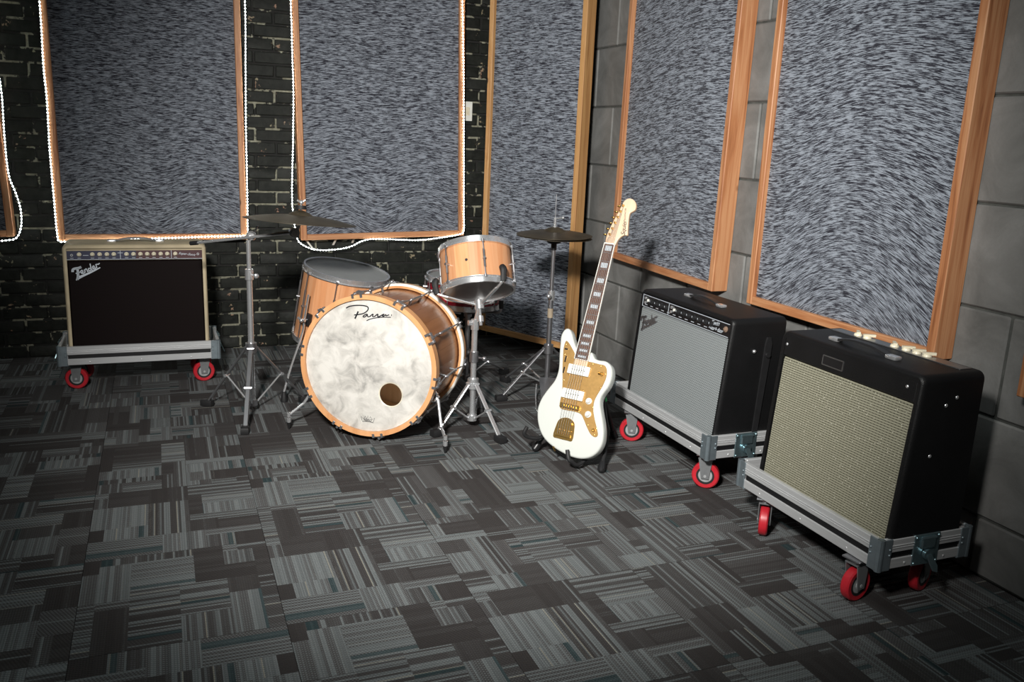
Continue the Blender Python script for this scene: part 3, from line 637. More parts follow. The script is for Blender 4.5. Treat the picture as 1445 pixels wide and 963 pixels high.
# ------------------------------------------------------------------ drums
def staves(t, F, n, R, z0, z1, mat, th=.008, liner='raw_shell'):
    sh = MB(F).lathe([(R-th, z0), (R-th-.002, z0), (R-th-.002, z1), (R-th, z1)], None, 40, close=True).build('shell', liner, t)
    a = 2*pi/n; g = .0002/R
    me = MB().lathe([(R-th+.0003, z0), (R, z0), (R, z1), (R-th+.0003, z1)], None, 3, g, a-g, close=True).mesh('stave', mat, 40)
    for i in range(n):
        o = put('stave', me, sh); o.matrix_local = F @ Matrix.Rotation(a*i, 4, 'Z')
    return sh
def metal_hoop(t, F, R, z, up, name='hoop'):
    m = MB(F); s_ = 1 if up else -1
    m.lathe([(R-.006, z), (R+.003, z), (R+.003, z-s_*.021), (R+.008, z-s_*.024), (R+.008, z-s_*.027), (R-.001, z-s_*.027), (R-.001, z-s_*.005), (R-.006, z-s_*.004)], None, 48, close=True)
    return m.build(name, 'dark_chrome' if 0 else 'chrome', t)
def lugs(t, F, n, R, z0, z1, a0=0.0, mat='dark_chrome'):
    zm = (z0+z1)/2
    m = MB(); m.cyl((R+.012, 0, z0), (R+.012, 0, z1), .0026, n=8); m.cyl((R+.012, 0, z0+.25*(z1-z0)), (R+.012, 0, z0+.75*(z1-z0)), .0048, n=10)
    m.cyl((R-.001, 0, zm), (R+.020, 0, zm), .0055, n=10); 
    for z in (z0, z1): m.cyl((R+.012, 0, z-.006), (R+.012, 0, z+.006), .0058, n=8); m.box((R+.009, 0, z), (.010, .016, .006))
    me = m.mesh('lug', mat)
    for i in range(n): o = put('lug', me, t); o.matrix_local = F @ Matrix.Rotation(a0+2*pi*i/n, 4, 'Z')
# bass drum (drum frame: x right, y up, z out of the front head)
bc = Vector((.738, 3.329, .317)); tl, ya = .037, radians(-35)
bn = Vector((sin(ya)*cos(tl), -cos(ya)*cos(tl), sin(tl))); bx = Vector((0, 0, 1)).cross(bn).normalized(); by = bn.cross(bx)
B = thing('bass_drum', 'wooden bass drum with white mottled head signed Parra', 'drum', (bc.x, bc.y, 0)); F = B.matrix_world.inverted() @ frame(bc, bx, by, bn)
R = .266; BL = .415
staves(B, F, 26, R, -BL+.024, -.024, 'bass_stave_wood', .009)
for nm, z0, z1 in (('front_hoop', -.040, 0.0), ('rear_hoop', -BL, -BL+.040)):
    h = MB(F).lathe([(.271, z0), (.290, z0), (.290, z1), (.271, z1)], None, 72, close=True).build(nm, 'hoop_wood', B)
    if nm == 'rear_hoop': MB(F).lathe([(.2815, z1-.001), (.2815, z1+.0012), (.2905, z1+.0012), (.2918, z1), (.2918, z1-.014), (.2895, z1-.014), (.2895, z1-.001)], None, 72, close=True).build('inlay_stripe', 'white_binding', h)
# front head with its sound port
hx, hy = .098, -.108; hr = .047; NN = 64; vs = []; fs = []
for i in range(NN):
    a = 2*pi*i/NN; vs += [(hx+hr*cos(a), hy+hr*sin(a), -.012), (.2705*cos(a), .2705*sin(a), -.012), (hx+hr*cos(a), hy+hr*sin(a), -.0125), (.2705*cos(a), .2705*sin(a), -.0125)]
for i in range(NN):
    j = (i+1) % NN; fs += [(i*4, i*4+1, j*4+1, j*4), (i*4+2, j*4+2, j*4+3, i*4+3), (i*4, j*4, j*4+2, i*4+2)]
head = MB(F).add(vs, fs).build('front_head', 'fibre_head', B, 0)
MB(F).lathe([(hr, -.0125), (hr+.004, -.0105), (hr+.004, -.0118), (hr, -.013)], Matrix.Translation((hx, hy, 0)), 40, close=True).build('port_ring', 'cream_plastic', head)
MB(F).lathe([(.0001, -BL+.012), (.2705, -BL+.012), (.2705, -BL+.0115), (.0001, -BL+.0115)], None, 48).build('rear_head', 'raw_shell', B)
def headpt(x, y):
    d = ray(x, y); o = Vector((0, 0, CAMZ)); pl = bc-bn*.0118; q = o+d*((pl-o).dot(bn)/d.dot(bn))-bc; return (q.dot(bx), q.dot(by))
SG = [([(140, 115), (180, 95), (250, 85), (330, 88), (375, 105), (370, 140), (330, 170), (280, 182), (225, 188)], .0034), ([(270, 150), (255, 185), (235, 228)], .0046),
      ([(362, 178), (338, 188), (322, 205), (338, 210), (362, 192), (368, 180), (372, 204), (395, 204), (418, 184), (430, 182), (424, 204), (446, 204), (470, 184), (482, 182), (478, 203), (500, 203), (530, 186), (548, 180), (530, 196), (540, 202), (560, 190), (566, 184), (570, 196), (602, 186)], .0032),
      ([(360, 250), (400, 232), (470, 218), (540, 212), (620, 213)], .0026), ([(624, 190), (631, 191)], .005)]
m = MB(F @ Matrix.Translation((0, 0, -.0118)))
for p, w_ in SG: m.ribbon([headpt(470+a/7.605, 420+b/7.605) for a, b in p], w_*1.35, .0006)
m.build('signature', 'ink', head, 0)
cx_, cy_ = headpt(519, 593); m = MB(F @ Matrix.Translation((cx_, cy_, -.0118)))
m.ribbon([(-.024, -.006), (-.030, .012), (-.018, .003), (-.011, .015), (-.004, .004), (0, .018), (.004, .004), (.011, .015), (.018, .003), (.030, .012), (.024, -.006)], .0016, .0005, None, 1); m.ribbon([(-.024, -.009), (0, -.006), (.024, -.009)], .002, .0005)
cr = m.build('crown_emblem', 'ink', head, 0); text('maker_lettering', 'REMO', .013, 'ink', head, F @ Matrix.Translation((cx_, cy_-.001, -.0116)), .0003)
# claws and tension rods
m = MB()
for s_ in (-1, 1):
    m.cbox((.2865, s_*.018, .0012), (.017, .011, .005), .0015); m.cbox((.2925, s_*.018, -.014), (.005, .010, .034), .0015)
m.cbox((.2955, 0, -.024), (.008, .044, .016), .002); m.cyl((.301, 0, -.010), (.301, 0, -.034), .0055, n=10); CL = m.mesh('claw', 'dark_chrome')
m = MB(); m.cyl((.300, 0, -.034), (.288, 0, -.16), .0032, n=8); m.cyl((.291, 0, -.13), (.291, 0, -.285), .0052, n=10); m.cyl((.288, 0, -.255), (.300, 0, -BL+.034), .0032, n=8)
for z in (-.145, -.27): m.cyl((.264, 0, z), (.298, 0, z), .0052, n=10)
LG = m.mesh('tube_lug', 'dark_chrome')
RC = CL.copy(); RC.transform(Matrix.Translation((0, 0, -BL)) @ Matrix.Diagonal((1, 1, -1, 1))); RC.flip_normals()
for i in range(10):
    A = Matrix.Rotation(radians(-8+36*i), 4, 'Z')
    for nm, me in (('claw', CL), ('tube_lug', LG), ('claw', RC)): o = put(nm, me, B); o.matrix_local = F @ A
# spurs
iB = B.matrix_world.inverted()
def shellpt(side, ang, z): a = radians(ang); return bc+bx*(cos(a)*R*side)+by*(sin(a)*R)+bn*z
for side, foot in ((1, onZ(628, 640)), (-1, onZ(408, 606))):
    a = shellpt(side, -26, -.10); outv = (bx*side*cos(radians(26))-by*sin(radians(26)))
    m = MB(iB); m.cyl(a-outv*.002, a+outv*.022, .026, .022, 16); m.cyl(a+outv*.018, a+outv*.034, .015, n=14); m.cyl(a+outv*.026+bn*-.03, a+outv*.026+bn*.03, .006, n=10); br = m.build('spur_bracket', 'chrome', B)
    s0 = a+outv*.034; kn = s0.lerp(foot, .48)+Vector((0, 0, -.010)) if side > 0 else s0.lerp(foot, .45)+Vector((0, 0, .01))
    top = Vector(foot)+Vector((0, 0, .062)); m = MB(iB); m.tube(smooth_path([s0, s0.lerp(kn, .85), kn, kn.lerp(top, .2), top], 4), .0065, 10)
    sp = m.build('spur_leg', 'chrome', B)
    m = MB(iB); m.cyl(top+Vector((0, 0, .012)), top+Vector((0, 0, -.006)), .0085, n=12); m.cyl(top+Vector((0, 0, -.010)), top+Vector((0, 0, -.030)), .0105, .009, 12); m.build('spur_collar', 'chrome', sp)
    MB(iB).cyl(top+Vector((0, 0, -.030)), Vector(foot)+Vector((0, 0, .001)), .011, .003, 12).build('rubber_foot', 'black_rubber', sp)

def tom(name, label, top, n, R, L, nst, smat, nl, a0, group='drums of the kit', headm='head_film', botm='bottom_film', red=False):
    n = Vector(n).normalized(); x = (Vector((1, 0, 0))-n*n.x).normalized(); y = n.cross(x)
    bot = Vector(top)-n*L; t = thing(name, label, 'drum', (bot.x, bot.y, bot.z-.02), group); F = t.matrix_world.inverted() @ frame(Vector(top), x, y, n)
    if red: MB(F).lathe([(R-.006, -L+.01), (R, -L+.01), (R, -.01), (R-.006, -.01)], None, 48, close=True).build('shell', smat, t)
    else: staves(t, F, nst, R, -L+.012, -.012, smat)
    metal_hoop(t, F, R+.004, 0, True); metal_hoop(t, F, R+.004, -L, False)
    MB(F).lathe([(.0001, -.010), (R+.001, -.010), (R+.003, -.013), (R+.003, -.015), (.0001, -.0105)], None, 48).build('batter_head', headm, t)
    MB(F).lathe([(.0001, -L+.010), (R+.001, -L+.010), (R+.003, -L+.013), (R+.003, -L+.015), (.0001, -L+.0105)], None, 48).build('bottom_head', botm, t)
    lugs(t, F, nl, R, -L+.024, -.024, a0); return t, F
# floor tom with three legs
FTc = Vector((.822, 4.151, .583)); FTn = Vector((.149, -.118, 1))
FT, F = tom('floor_tom', 'striped wooden floor tom standing behind the bass drum', FTc, FTn, .200, .372, 20, 'stave_wood', 8, radians(22), None)
iF = FT.matrix_world.inverted(); un = FTn.normalized(); foot0 = onZ(401, 567)
fc = FTc-un*.19
for k_ in range(3):
    d0 = (foot0-fc); base = math.atan2(d0.y, d0.x)+k_*2*pi/3
    rad = Vector((cos(base), sin(base), 0)); rad = (rad-un*rad.dot(un)).normalized()
    br = FTc-un*.235+rad*.200; m = MB(iF); F2 = frame(br, rad.cross(un), un, rad)
    m.cbox((0, 0, .012), (.034, .058, .024), .006, F2, 2); b_ = m.build('leg_bracket', 'black_plastic', FT)
    MB(iF).cyl(br+rad*.024, br+rad*.050, .004, n=8).build('bracket_post', 'chrome', b_)
    m = MB(iF); c_ = br+rad*.054; m.sphere(c_, .010, 8); m.tube([c_-rad.cross(un)*.022+un*.006, c_, c_+rad.cross(un)*.022+un*.006], [.007, .005, .007], 8); m.build('wing_nut', 'chrome', b_)
    q = br+rad*.034; ft = foot0 if k_ == 0 else Vector((fc.x+cos(base)*.27, fc.y+sin(base)*.27, 0))
    ft = Vector(ft); m = MB(iF); m.tube(smooth_path([q+un*.125, q, q-un*.07, (q-un*.09).lerp(ft+Vector((0, 0, .07)), .6), ft+Vector((0, 0, .045))], 4), .0055, 10); lg = m.build('leg', 'chrome', FT)
    MB(iF).lathe([(.0001, .0), (.016, .0), (.017, .006), (.012, .030), (.009, .048), (.0001, .05)], Matrix.Translation(ft), 14).build('rubber_foot', 'black_rubber', lg)
# small tom on a snare stand
TTc = Vector((1.227, 3.469, .771)); TTn = Vector((.058, .524, 1))
TT, F = tom('rack_tom', 'small light wooden tom held by a chrome basket stand', TTc, TTn, .150, .198, 15, 'stave_wood', 6, radians(-97), None)
un2 = TTn.normalized()
MB(F).cyl((.149*cos(radians(-124)), .149*sin(radians(-124)), -.098), (.1505*cos(radians(-124)), .1505*sin(radians(-124)), -.098), .006, n=12).build('vent_hole', 'black_rubber', TT)
# red snare
SNc = Vector((1.36, 3.97, .574)); SN, F = tom('snare_drum', 'dark red snare drum half hidden behind the small tom', SNc, (.02, -.03, 1), .182, .145, 0, 'red_lacquer', 10, .2, None, red=True)

# ------------------------------------------------------------------ stands
def V(*a): return Vector(a)
def tripod(t, inv, c, feet, z_up, z_low, r, mat, double=True, shoe='black_rubber', kmat='black_plastic'):
    m = MB(inv); m.cyl(V(c.x, c.y, z_up-.022), V(c.x, c.y, z_up+.022), r*1.9, n=14); m.build('collar', mat, t)
    MB(inv).cyl(V(c.x, c.y, z_low-.012), V(c.x, c.y, z_low+.012), r*1.7, n=14).build('lower_collar', mat, t)
    for ft in feet:
        ft = Vector(ft); d = (ft-V(c.x, c.y, 0)); d.z = 0; d.normalize(); sd = V(-d.y, d.x, 0)
        a = V(c.x, c.y, z_up)+d*r*1.8; e = ft+V(0, 0, .028)-d*.012; mid = a.lerp(e, .52); low = V(c.x, c.y, z_low)+d*r*1.6
        m = MB(inv)
        if double:
            F2 = frame(a.lerp(e, .5), sd, (e-a).normalized().cross(sd), (e-a).normalized()); m.cbox((0, 0, 0), (.019, .008, (e-a).length), .002, F2)
        else: m.cyl(a, e, .0065, n=10)
        m.cyl(a-sd*.014, a+sd*.014, .006, n=8); lg = m.build('leg', mat, t)
        MB(inv).cyl(low, mid, .0042, n=8).build('brace', mat if not double else 'chrome', lg)
        m = MB(inv); m.cyl(mid-sd*.015, mid+sd*.015, .007, n=8); m.build('brace_joint', 'chrome', lg)
        F3 = frame(ft, sd, V(0, 0, 1).cross(sd), V(0, 0, 1)); tilt = F3 @ Matrix.Rotation(0, 4, 'X')
        MB(inv).rprism([(-.016, -.024), (.016, -.024), (.018, .0), (.013, .030), (-.013, .030), (-.018, .0)], .0, .030, .006, 2, tilt).build('rubber_foot', shoe, lg)
# boom cymbal stand
cs = V(.338, 3.83, 0); CS = thing('cymbal_stand', 'chrome boom cymbal stand beside the blonde amplifier', 'cymbal stand', cs); iC = CS.matrix_world.inverted()
tripod(CS, iC, cs, [onZ(292, 573), onZ(346, 612), onZ(431, 567)], .295, .045, .0125, 'dark_chrome')
m = MB(iC); m.cyl(cs+V(0, 0, .035), cs+V(0, 0, .62), .0125, n=16); m.build('lower_tube', 'chrome', CS)
m = MB(iC); m.cyl(cs+V(0, 0, .62), cs+V(0, 0, .765), .0095, n=14); m.build('upper_tube', 'chrome', CS)
m = MB(iC); m.cyl(cs+V(0, 0, .595), cs+V(0, 0, .64), .018, n=16); m.cyl(cs+V(.012, -.02, .618), cs+V(.022, -.045, .618), .004, n=8); m.sphere(cs+V(.024, -.05, .618), .011, 8, (1, .5, 1)); m.build('height_clamp', 'chrome', CS)
tp = cs+V(.012, 0, .782); cyc = onY(424, 306, 3.66); tk = onY(413.5, 328.5, 3.70); bl = onY(270, 343.5, 3.93)
m = MB(iC); m.sphere(tp, .022, 10, (1, .8, 1)); m.cyl(tp+V(0, -.03, 0), tp+V(0, .03, 0), .013, n=14); m.cyl(tp+V(.016, -.012, .02), tp+V(.026, -.02, .045), .004, n=8); m.build('boom_tilter', 'chrome', CS)
bd_ = (tk-tp).normalized(); m = MB(iC); m.cyl(bl, tk, .0062, n=12); m.cyl(tk-bd_*.085, tk-bd_*.02, .0085, n=12); ba = m.build('boom_arm', 'chrome', CS)
MB(iC).cyl(bl-bd_*.004, bl+bd_*.032, .009, n=12).build('arm_tip', 'black_rubber', ba)
m = MB(iC); m.cyl(tk+V(.004, -.02, 0), tk+V(.004, .016, 0), .021, n=18); m.cyl(tk+V(.004, -.026, 0), tk+V(.004, -.02, 0), .012, n=12); m.build('cymbal_tilter', 'chrome', CS)
cn = V(.075, .04, 1).normalized()
m = MB(iC); m.tube(smooth_path([tk+V(.012, 0, .004), tk.lerp(cyc, .4)+V(.012, 0, 0), cyc-cn*.006], 4), .006, 10); m.cyl(cyc-cn*.01, cyc+cn*.068, .0035, n=10); m.build('cymbal_post', 'dark_chrome', CS)
m = MB(iC); m.cyl(cyc-cn*.014, cyc-cn*.002, .013, n=14); m.build('felt_washer', 'black_rubber', CS)
m = MB(iC); m.cyl(cyc+cn*.031, cyc+cn*.046, .021, n=16); m.build('felt_washer', 'black_rubber', CS)
m = MB(iC); m.sphere(cyc+cn*.058, .009, 8); m.tube([cyc+cn*.062+V(-.017, 0, .006), cyc+cn*.057, cyc+cn*.062+V(.017, 0, .006)], [.005, .004, .005], 8); m.build('wing_nut', 'chrome', CS)
def cymbal(name, label, c, n, R, dome=.055, h=.024, bow=.018, flip=False, mat='bronze'):
    t = thing(name, label, 'cymbal', c); s_ = -1 if flip else 1; pr = [(.006, bow+h)]
    for i in range(1, 7): r = dome*i/6; pr.append((r, bow+h*math.cos(pi/2*(i/6))**.8 if i < 6 else bow))
    for i in range(1, 9): u = i/8; pr.append((dome+(R-dome)*u, bow*(1-u**1.6)))
    pr = pr+[(r, z-.0012) for r, z in reversed(pr)]; F = t.matrix_world.inverted() @ axis_frame(Vector(c), n)
    MB(F @ Matrix.Diagonal((1, 1, s_, 1))).lathe(pr, None, 64, close=True).build('bronze_plate', mat, t); return t
cymbal('crash_cymbal', 'thin dark bronze crash cymbal on the boom stand', cyc-cn*.02, cn, .228, .05, .020, .026)
# hi-hat stand
hh = V(1.712, 3.725, 0); HS = thing('hi_hat_stand', 'dark chrome hi-hat stand in front of the corner panel', 'hi-hat stand', hh); iH = HS.matrix_world.inverted()
cz = .800
tripod(HS, iH, hh, [onZ(706, 566), hh+V(.30, .06, 0), hh+V(-.10, .30, 0)], .245, .075, .0125, 'dark_chrome')
m = MB(iH); m.cyl(hh+V(0, 0, .05), hh+V(0, 0, .50), .0125, n=14); m.build('lower_tube', 'dark_chrome', HS)
m = MB(iH); m.cyl(hh+V(0, 0, .50), hh+V(0, 0, cz-.055), .0095, n=14); m.build('upper_tube', 'dark_chrome', HS)
m = MB(iH); m.cyl(hh+V(0, 0, .485), hh+V(0, 0, .53), .017, n=14); m.cyl(hh+V(-.016, -.02, .505), hh+V(-.03, -.04, .512), .004, n=8); m.sphere(hh+V(-.032, -.043, .513), .011, 8); m.build('height_clamp', 'chrome', HS)
MB(iH).cyl(hh+V(0, 0, .40), hh+V(0, 0, .445), .0138, n=14).build('tape_wrap', 'tan_tape', HS)
m = MB(iH); m.cyl(hh+V(0, 0, cz-.075), hh+V(0, 0, cz-.045), .014, n=14); m.lathe([(.012, cz-.046), (.032, cz-.040), (.034, cz-.034), (.012, cz-.030)], Matrix.Translation(hh), 18, close=True); m.build('cymbal_seat', 'black_plastic', HS)
m = MB(iH); m.cyl(hh+V(0, 0, .06), hh+V(0, 0, .985), .0022, n=8); m.build('pull_rod', 'dark_chrome', HS)
m = MB(iH); m.cyl(hh+V(0, 0, cz+.034), hh+V(0, 0, cz+.078), .0065, n=12); m.cyl(hh+V(-.004, 0, cz+.072), hh+V(.034, -.008, cz+.078), .004, n=8); m.sphere(hh+V(.036, -.008, cz+.078), .007, 8); m.cyl(hh+V(0, 0, cz+.028), hh+V(0, 0, cz+.036), .012, n=12); m.build('clutch', 'chrome', HS)
pd = V(-.34, -.94, 0).normalized(); ps = V(-pd.y, pd.x, 0)       # footboard towards the room
F2 = frame(hh+V(0, 0, 0), ps, V(0, 0, 1).cross(ps), V(0, 0, 1)); F2 = frame(hh, ps, pd, V(0, 0, 1))
m = MB(iH); p0 = [(-.042, .055, .115), (.042, .055, .115), (.036, .285, .030), (-.036, .285, .030)]; m.add([(x, y, z) for x, y, z in p0]+[(x, y, z-.007) for x, y, z in p0], [(0, 1, 2, 3), (7, 6, 5, 4), (0, 4, 5, 1), (1, 5, 6, 2), (2, 6, 7, 3), (3, 7, 4, 0)], F2)
for y_ in (.10, .15, .20, .25): m.box((0, y_, .108-(y_-.055)*.37+.003), (.05, .006, .004), F2)
m.build('footboard', 'dark_chrome', HS); MB(iH).cbox((0, .30, .014), (.086, .06, .022), .004, F2).build('heel_plate', 'dark_chrome', HS)
m = MB(iH); m.tube(smooth_path([F2 @ V(-.05, .02, .07), F2 @ V(-.055, .08, .02), F2 @ V(-.05, .29, .008), F2 @ V(.05, .29, .008), F2 @ V(.055, .08, .02), F2 @ V(.05, .02, .07)], 5), .0035, 8); m.build('base_frame', 'chrome', HS)
MB(iH).cyl(hh+V(0, 0, .075), F2 @ V(0, .06, .11), .004, n=8).build('chain', 'dark_chrome', HS)
cymbal('hi_hat_cymbal', 'upper hi-hat cymbal with the clutch through its bell', hh+V(0, 0, cz-.003), (-.01, -.015, 1), .178, .052, .020, .018, False)
cymbal('hi_hat_cymbal', 'lower upside-down hi-hat cymbal resting on the seat', hh+V(0, 0, cz-.013), (.02, -.012, 1), .178, .050, .016, .012, True)
# basket stand under the small tom
ss = V(1.205, 3.372, 0); SS = thing('basket_stand', 'chrome basket stand holding the small wooden tom', 'drum stand', ss); iS = SS.matrix_world.inverted()
tripod(SS, iS, ss, [onZ(616, 616), onZ(706, 625), ss+V(.11, .19, 0)], .205, .052, .0125, 'chrome')
m = MB(iS); m.cyl(ss+V(0, 0, .04), ss+V(0, 0, .45), .0125, n=16); m.build('tube', 'chrome', SS)
m = MB(iS); m.cyl(ss+V(0, 0, .30), ss+V(0, 0, .345), .018, n=16); m.cyl(ss+V(.015, -.02, .322), ss+V(.03, -.038, .322), .004, n=8); m.sphere(ss+V(.032, -.041, .322), .010, 8); m.build('height_clamp', 'dark_chrome', SS)
tb = TTc-un2*.198; hub = tb-un2*.052
m = MB(iS); m.cyl(ss+V(0, 0, .44), ss+V(0, 0, .485), .017, n=14); m.cyl(ss+V(-.03, 0, .47), ss+V(.03, 0, .47), .012, n=14); m.tube(smooth_path([ss+V(0, 0, .47), ss.lerp(V(hub.x, hub.y, 0), .5)+V(0, 0, .50), hub], 4), .010, 10); m.build('tilter', 'chrome', SS)
m = MB(iS); m.cyl(hub-un2*.02, hub+un2*.018, .020, n=16); m.cyl(hub-un2*.09, hub-un2*.02, .006, n=10); m.cyl(hub-un2*.075, hub-un2*.05, .014, n=12); m.build('basket_hub', 'chrome', SS)
ex = (V(1, 0, 0)-un2*un2.x).normalized(); ey = un2.cross(ex)
for k_, ang in enumerate((-72, 48, 168)):
    d = ex*cos(radians(ang))+ey*sin(radians(ang)); sd = un2.cross(d)
    a = hub+d*.015; b = tb+d*.128-un2*.014; c = tb+d*.172+un2*.004; e = tb+d*.176+un2*.030
    F4 = frame(a.lerp(b, .5), sd, (b-a).normalized().cross(sd), (b-a).normalized()); m = MB(iS); m.cbox((0, 0, 0), (.017, .007, (b-a).length), .002, F4); m.tube(smooth_path([b, c, e], 5), .0058, 8); am = m.build('basket_arm', 'chrome', SS)
    m = MB(iS); m.tube(smooth_path([c-un2*.004, c+un2*.02+d*.004, e+un2*.018+d*.002, e+un2*.036-d*.008], 4), [.012, .013, .013, .013, .013, .013, .014, .015, .015, .015, .014, .013, .010][:13], 10); m.build('rubber_grip', 'black_rubber', am)
# stand under the red snare
sn = V(1.39, 4.0, 0); SX = thing('snare_stand', 'low dark stand carrying the red snare drum', 'drum stand', sn); iX = SX.matrix_world.inverted()
tripod(SX, iX, sn, [onZ(711, 528), sn+V(-.22, .17, 0), sn+V(-.02, -.25, 0)], .17, .05, .012, 'dark_chrome')
m = MB(iX); m.cyl(sn+V(0, 0, .04), sn+V(0, 0, .37), .012, n=14); m.build('tube', 'dark_chrome', SX)
sb = SNc-V(0, 0, .145)
m = MB(iX); m.cyl(sn+V(0, 0, .36), sn+V(0, 0, .395), .02, n=14); m.build('basket_hub', 'dark_chrome', SX)
for ang in (-50, 70, 190):
    d = V(cos(radians(ang)), sin(radians(ang)), 0); a = V(sb.x, sb.y, .385)+d*.02
    m = MB(iX); m.tube(smooth_path([a, sb+d*.12+V(0, 0, -.024), sb+d*.198+V(0, 0, -.014), sb+d*.206+V(0, 0, .025)], 5), .0062, 8); am = m.build('basket_arm', 'dark_chrome', SX)
    MB(iX).cyl(sb+d*.206+V(0, 0, .004), sb+d*.205+V(0, 0, .042), .011, n=10).build('rubber_grip', 'black_rubber', am)

# ------------------------------------------------------------------ guitar (local x to the treble side, y up the neck, z out of the face)
gt = V(1.438, 2.897, .225); gx = V(.589, -.808, -.006).normalized(); gy = V(.308, .218, .926).normalized(); gn = gx.cross(gy)
G0 = .182
G = thing('electric_guitar', 'white offset-body electric guitar with gold pickguard leaning on its stand', 'guitar', frame(gt-gy*G0, gx, gy, gn))
T = Matrix.Translation((0, G0, 0))
OUT = [(-.100, .304), (-.112, .292), (-.117, .268), (-.112, .237), (-.105, .198), (-.096, .16), (-.092, .127), (-.097, .092), (-.116, .054), (-.133, .016), (-.140, -.017), (-.138, -.046), (-.126, -.082), (-.103, -.119), (-.071, -.146), (-.028, -.165), (.012, -.176), (.051, -.182), (.087, -.181), (.118, -.172), (.142, -.155), (.158, -.130), (.164, -.100), (.159, -.063), (.146, -.027), (.130, .008), (.117, .038), (.114, .061), (.121, .083), (.132, .107), (.138, .136), (.136, .163), (.128, .184), (.114, .198), (.095, .205), (.069, .204), (.050, .208), (.037, .222), (.030, .228), (-.002, .229), (-.029, .228), (-.040, .236), (-.058, .262), (-.072, .286), (-.086, .302)]
ob = smooth_path([(x, y, 0) for x, y in OUT], 4, True)
MB(T).rprism(ob, -.044, 0, .009, 4).build('body', 'olympic_white', G, 50)
PG = [(-.087, .253), (-.090, .23), (-.087, .207), (-.074, .148), (-.062, .105), (-.054, .072), (-.050, .056), (-.048, .006), (-.040, -.010), (-.02, -.013), (.023, -.011), (.051, -.015), (.068, -.032), (.086, -.055), (.107, -.078), (.124, -.087), (.136, -.086), (.140, -.076), (.131, -.056), (.112, -.022), (.097, .013), (.093, .045), (.1, .074), (.112, .109), (.118, .144), (.113, .172), (.1, .187), (.08, .188), (.042, .190), (.03, .190), (-.03, .190), (-.036, .21), (-.055, .231), (-.074, .249)]
pg = smooth_path([(x, y, 0) for x, y in PG], 3, True)
g_ = MB(T).rprism(pg, .0003, .0026, .0007, 1).build('pickguard', 'brushed_gold', G)
for x, y in ((-.083, .24), (-.078, .2), (-.066, .15), (-.055, .1), (-.044, .05), (-.035, -.004), (.04, -.008), (.09, -.05), (.126, -.08), (.128, -.055), (.092, .02), (.105, .1), (.112, .155), (.085, .182), (.05, .184)): MB(T).sphere((x, y, .0026), .0028, 6, (1, 1, .5)).build('screw', 'gold', g_)
for y in (.183, .139): MB(T).box((-.068 if y > .16 else -.064, y, .0035), (.006, .024, .004), Matrix.Rotation(-.0, 4, 'Z')).build('roller_slot', 'black_plastic', g_)
MB(T).box((-.076, .222, .0035), (.014, .006, .003)).build('rhythm_switch', 'black_plastic', g_)
pole = MB().cyl((0, 0, 0), (0, 0, .001), .0022, n=8).mesh('pole_piece', 'dark_chrome')
for y in (.149, .052):
    p = MB(T).cbox((0, y, .0065), (.094, .039, .009), .003, None, 2).build('pickup_cover', 'white_plastic', G)
    for i in range(6): put('pole_piece', pole, p, (-.026+i*.0105, y+G0, .0109))
    for s_ in (-1, 1): MB(T).sphere((s_*.038, y+s_*.024, .003), .003, 6, (1, 1, .6)).build('screw', 'gold', p)
b_ = MB(T).cbox((0, .004, .008), (.086, .018, .009), .002).build('bridge', 'gold', G)
for i in range(6): MB(T).cyl((-.026+i*.0105-.004, .004, .0145), (-.026+i*.0105+.004, .004, .0145), .0034, n=10).build('saddle', 'gold', b_)
TP = smooth_path([(-.042, -.122, 0), (-.040, -.080, 0), (-.033, -.054, 0), (-.012, -.042, 0), (.012, -.042, 0), (.033, -.054, 0), (.040, -.080, 0), (.042, -.122, 0), (.02, -.126, 0), (-.02, -.126, 0)], 3, True)
tpz = MB(T).rprism(TP, .0003, .0036, .001, 1).build('tailpiece', 'gold', G)
MB(T).cbox((0, -.110, .0065), (.066, .013, .007), .002).build('tailpiece_bar', 'gold', tpz); MB(T).cyl((.022, -.062, .003), (.022, -.062, .010), .006, n=10).build('arm_socket', 'gold', tpz)
for x, y in ((-.02, -.09), (.0, -.09), (.02, -.09), (.03, -.09)): MB(T).sphere((x, y, .0038), .003, 6).build('screw', 'gold', tpz)
for x, y in ((.072, .040), (.082, -.010)):
    MB(T @ Matrix.Translation((x, y, .0026))).lathe([(.0001, .014), (.007, .014), (.0085, .012), (.009, .005), (.0125, .004), (.013, 0)], None, 20).build('control_knob', 'white_plastic', G)
MB(T @ Matrix.Translation((.119, -.064, .0026))).lathe([(.003, 0), (.003, .004), (.007, .004), (.008, 0)], None, 14, close=True).build('jack_socket', 'gold', G)
m = MB(T @ Matrix.Translation((.097, .152, .0026))); m.lathe([(.0001, .003), (.008, .003), (.009, 0)], None, 14); m.cyl((0, 0, .002), (-.006, .002, .020), .0025, n=8); m.sphere((-.006, .002, .021), .004, 8); m.build('pickup_switch', 'gold', G)
MB(T).cyl((-.030, -.163, .0), (-.031, -.175, -.022), .004, n=8).build('strap_button', 'gold', G)
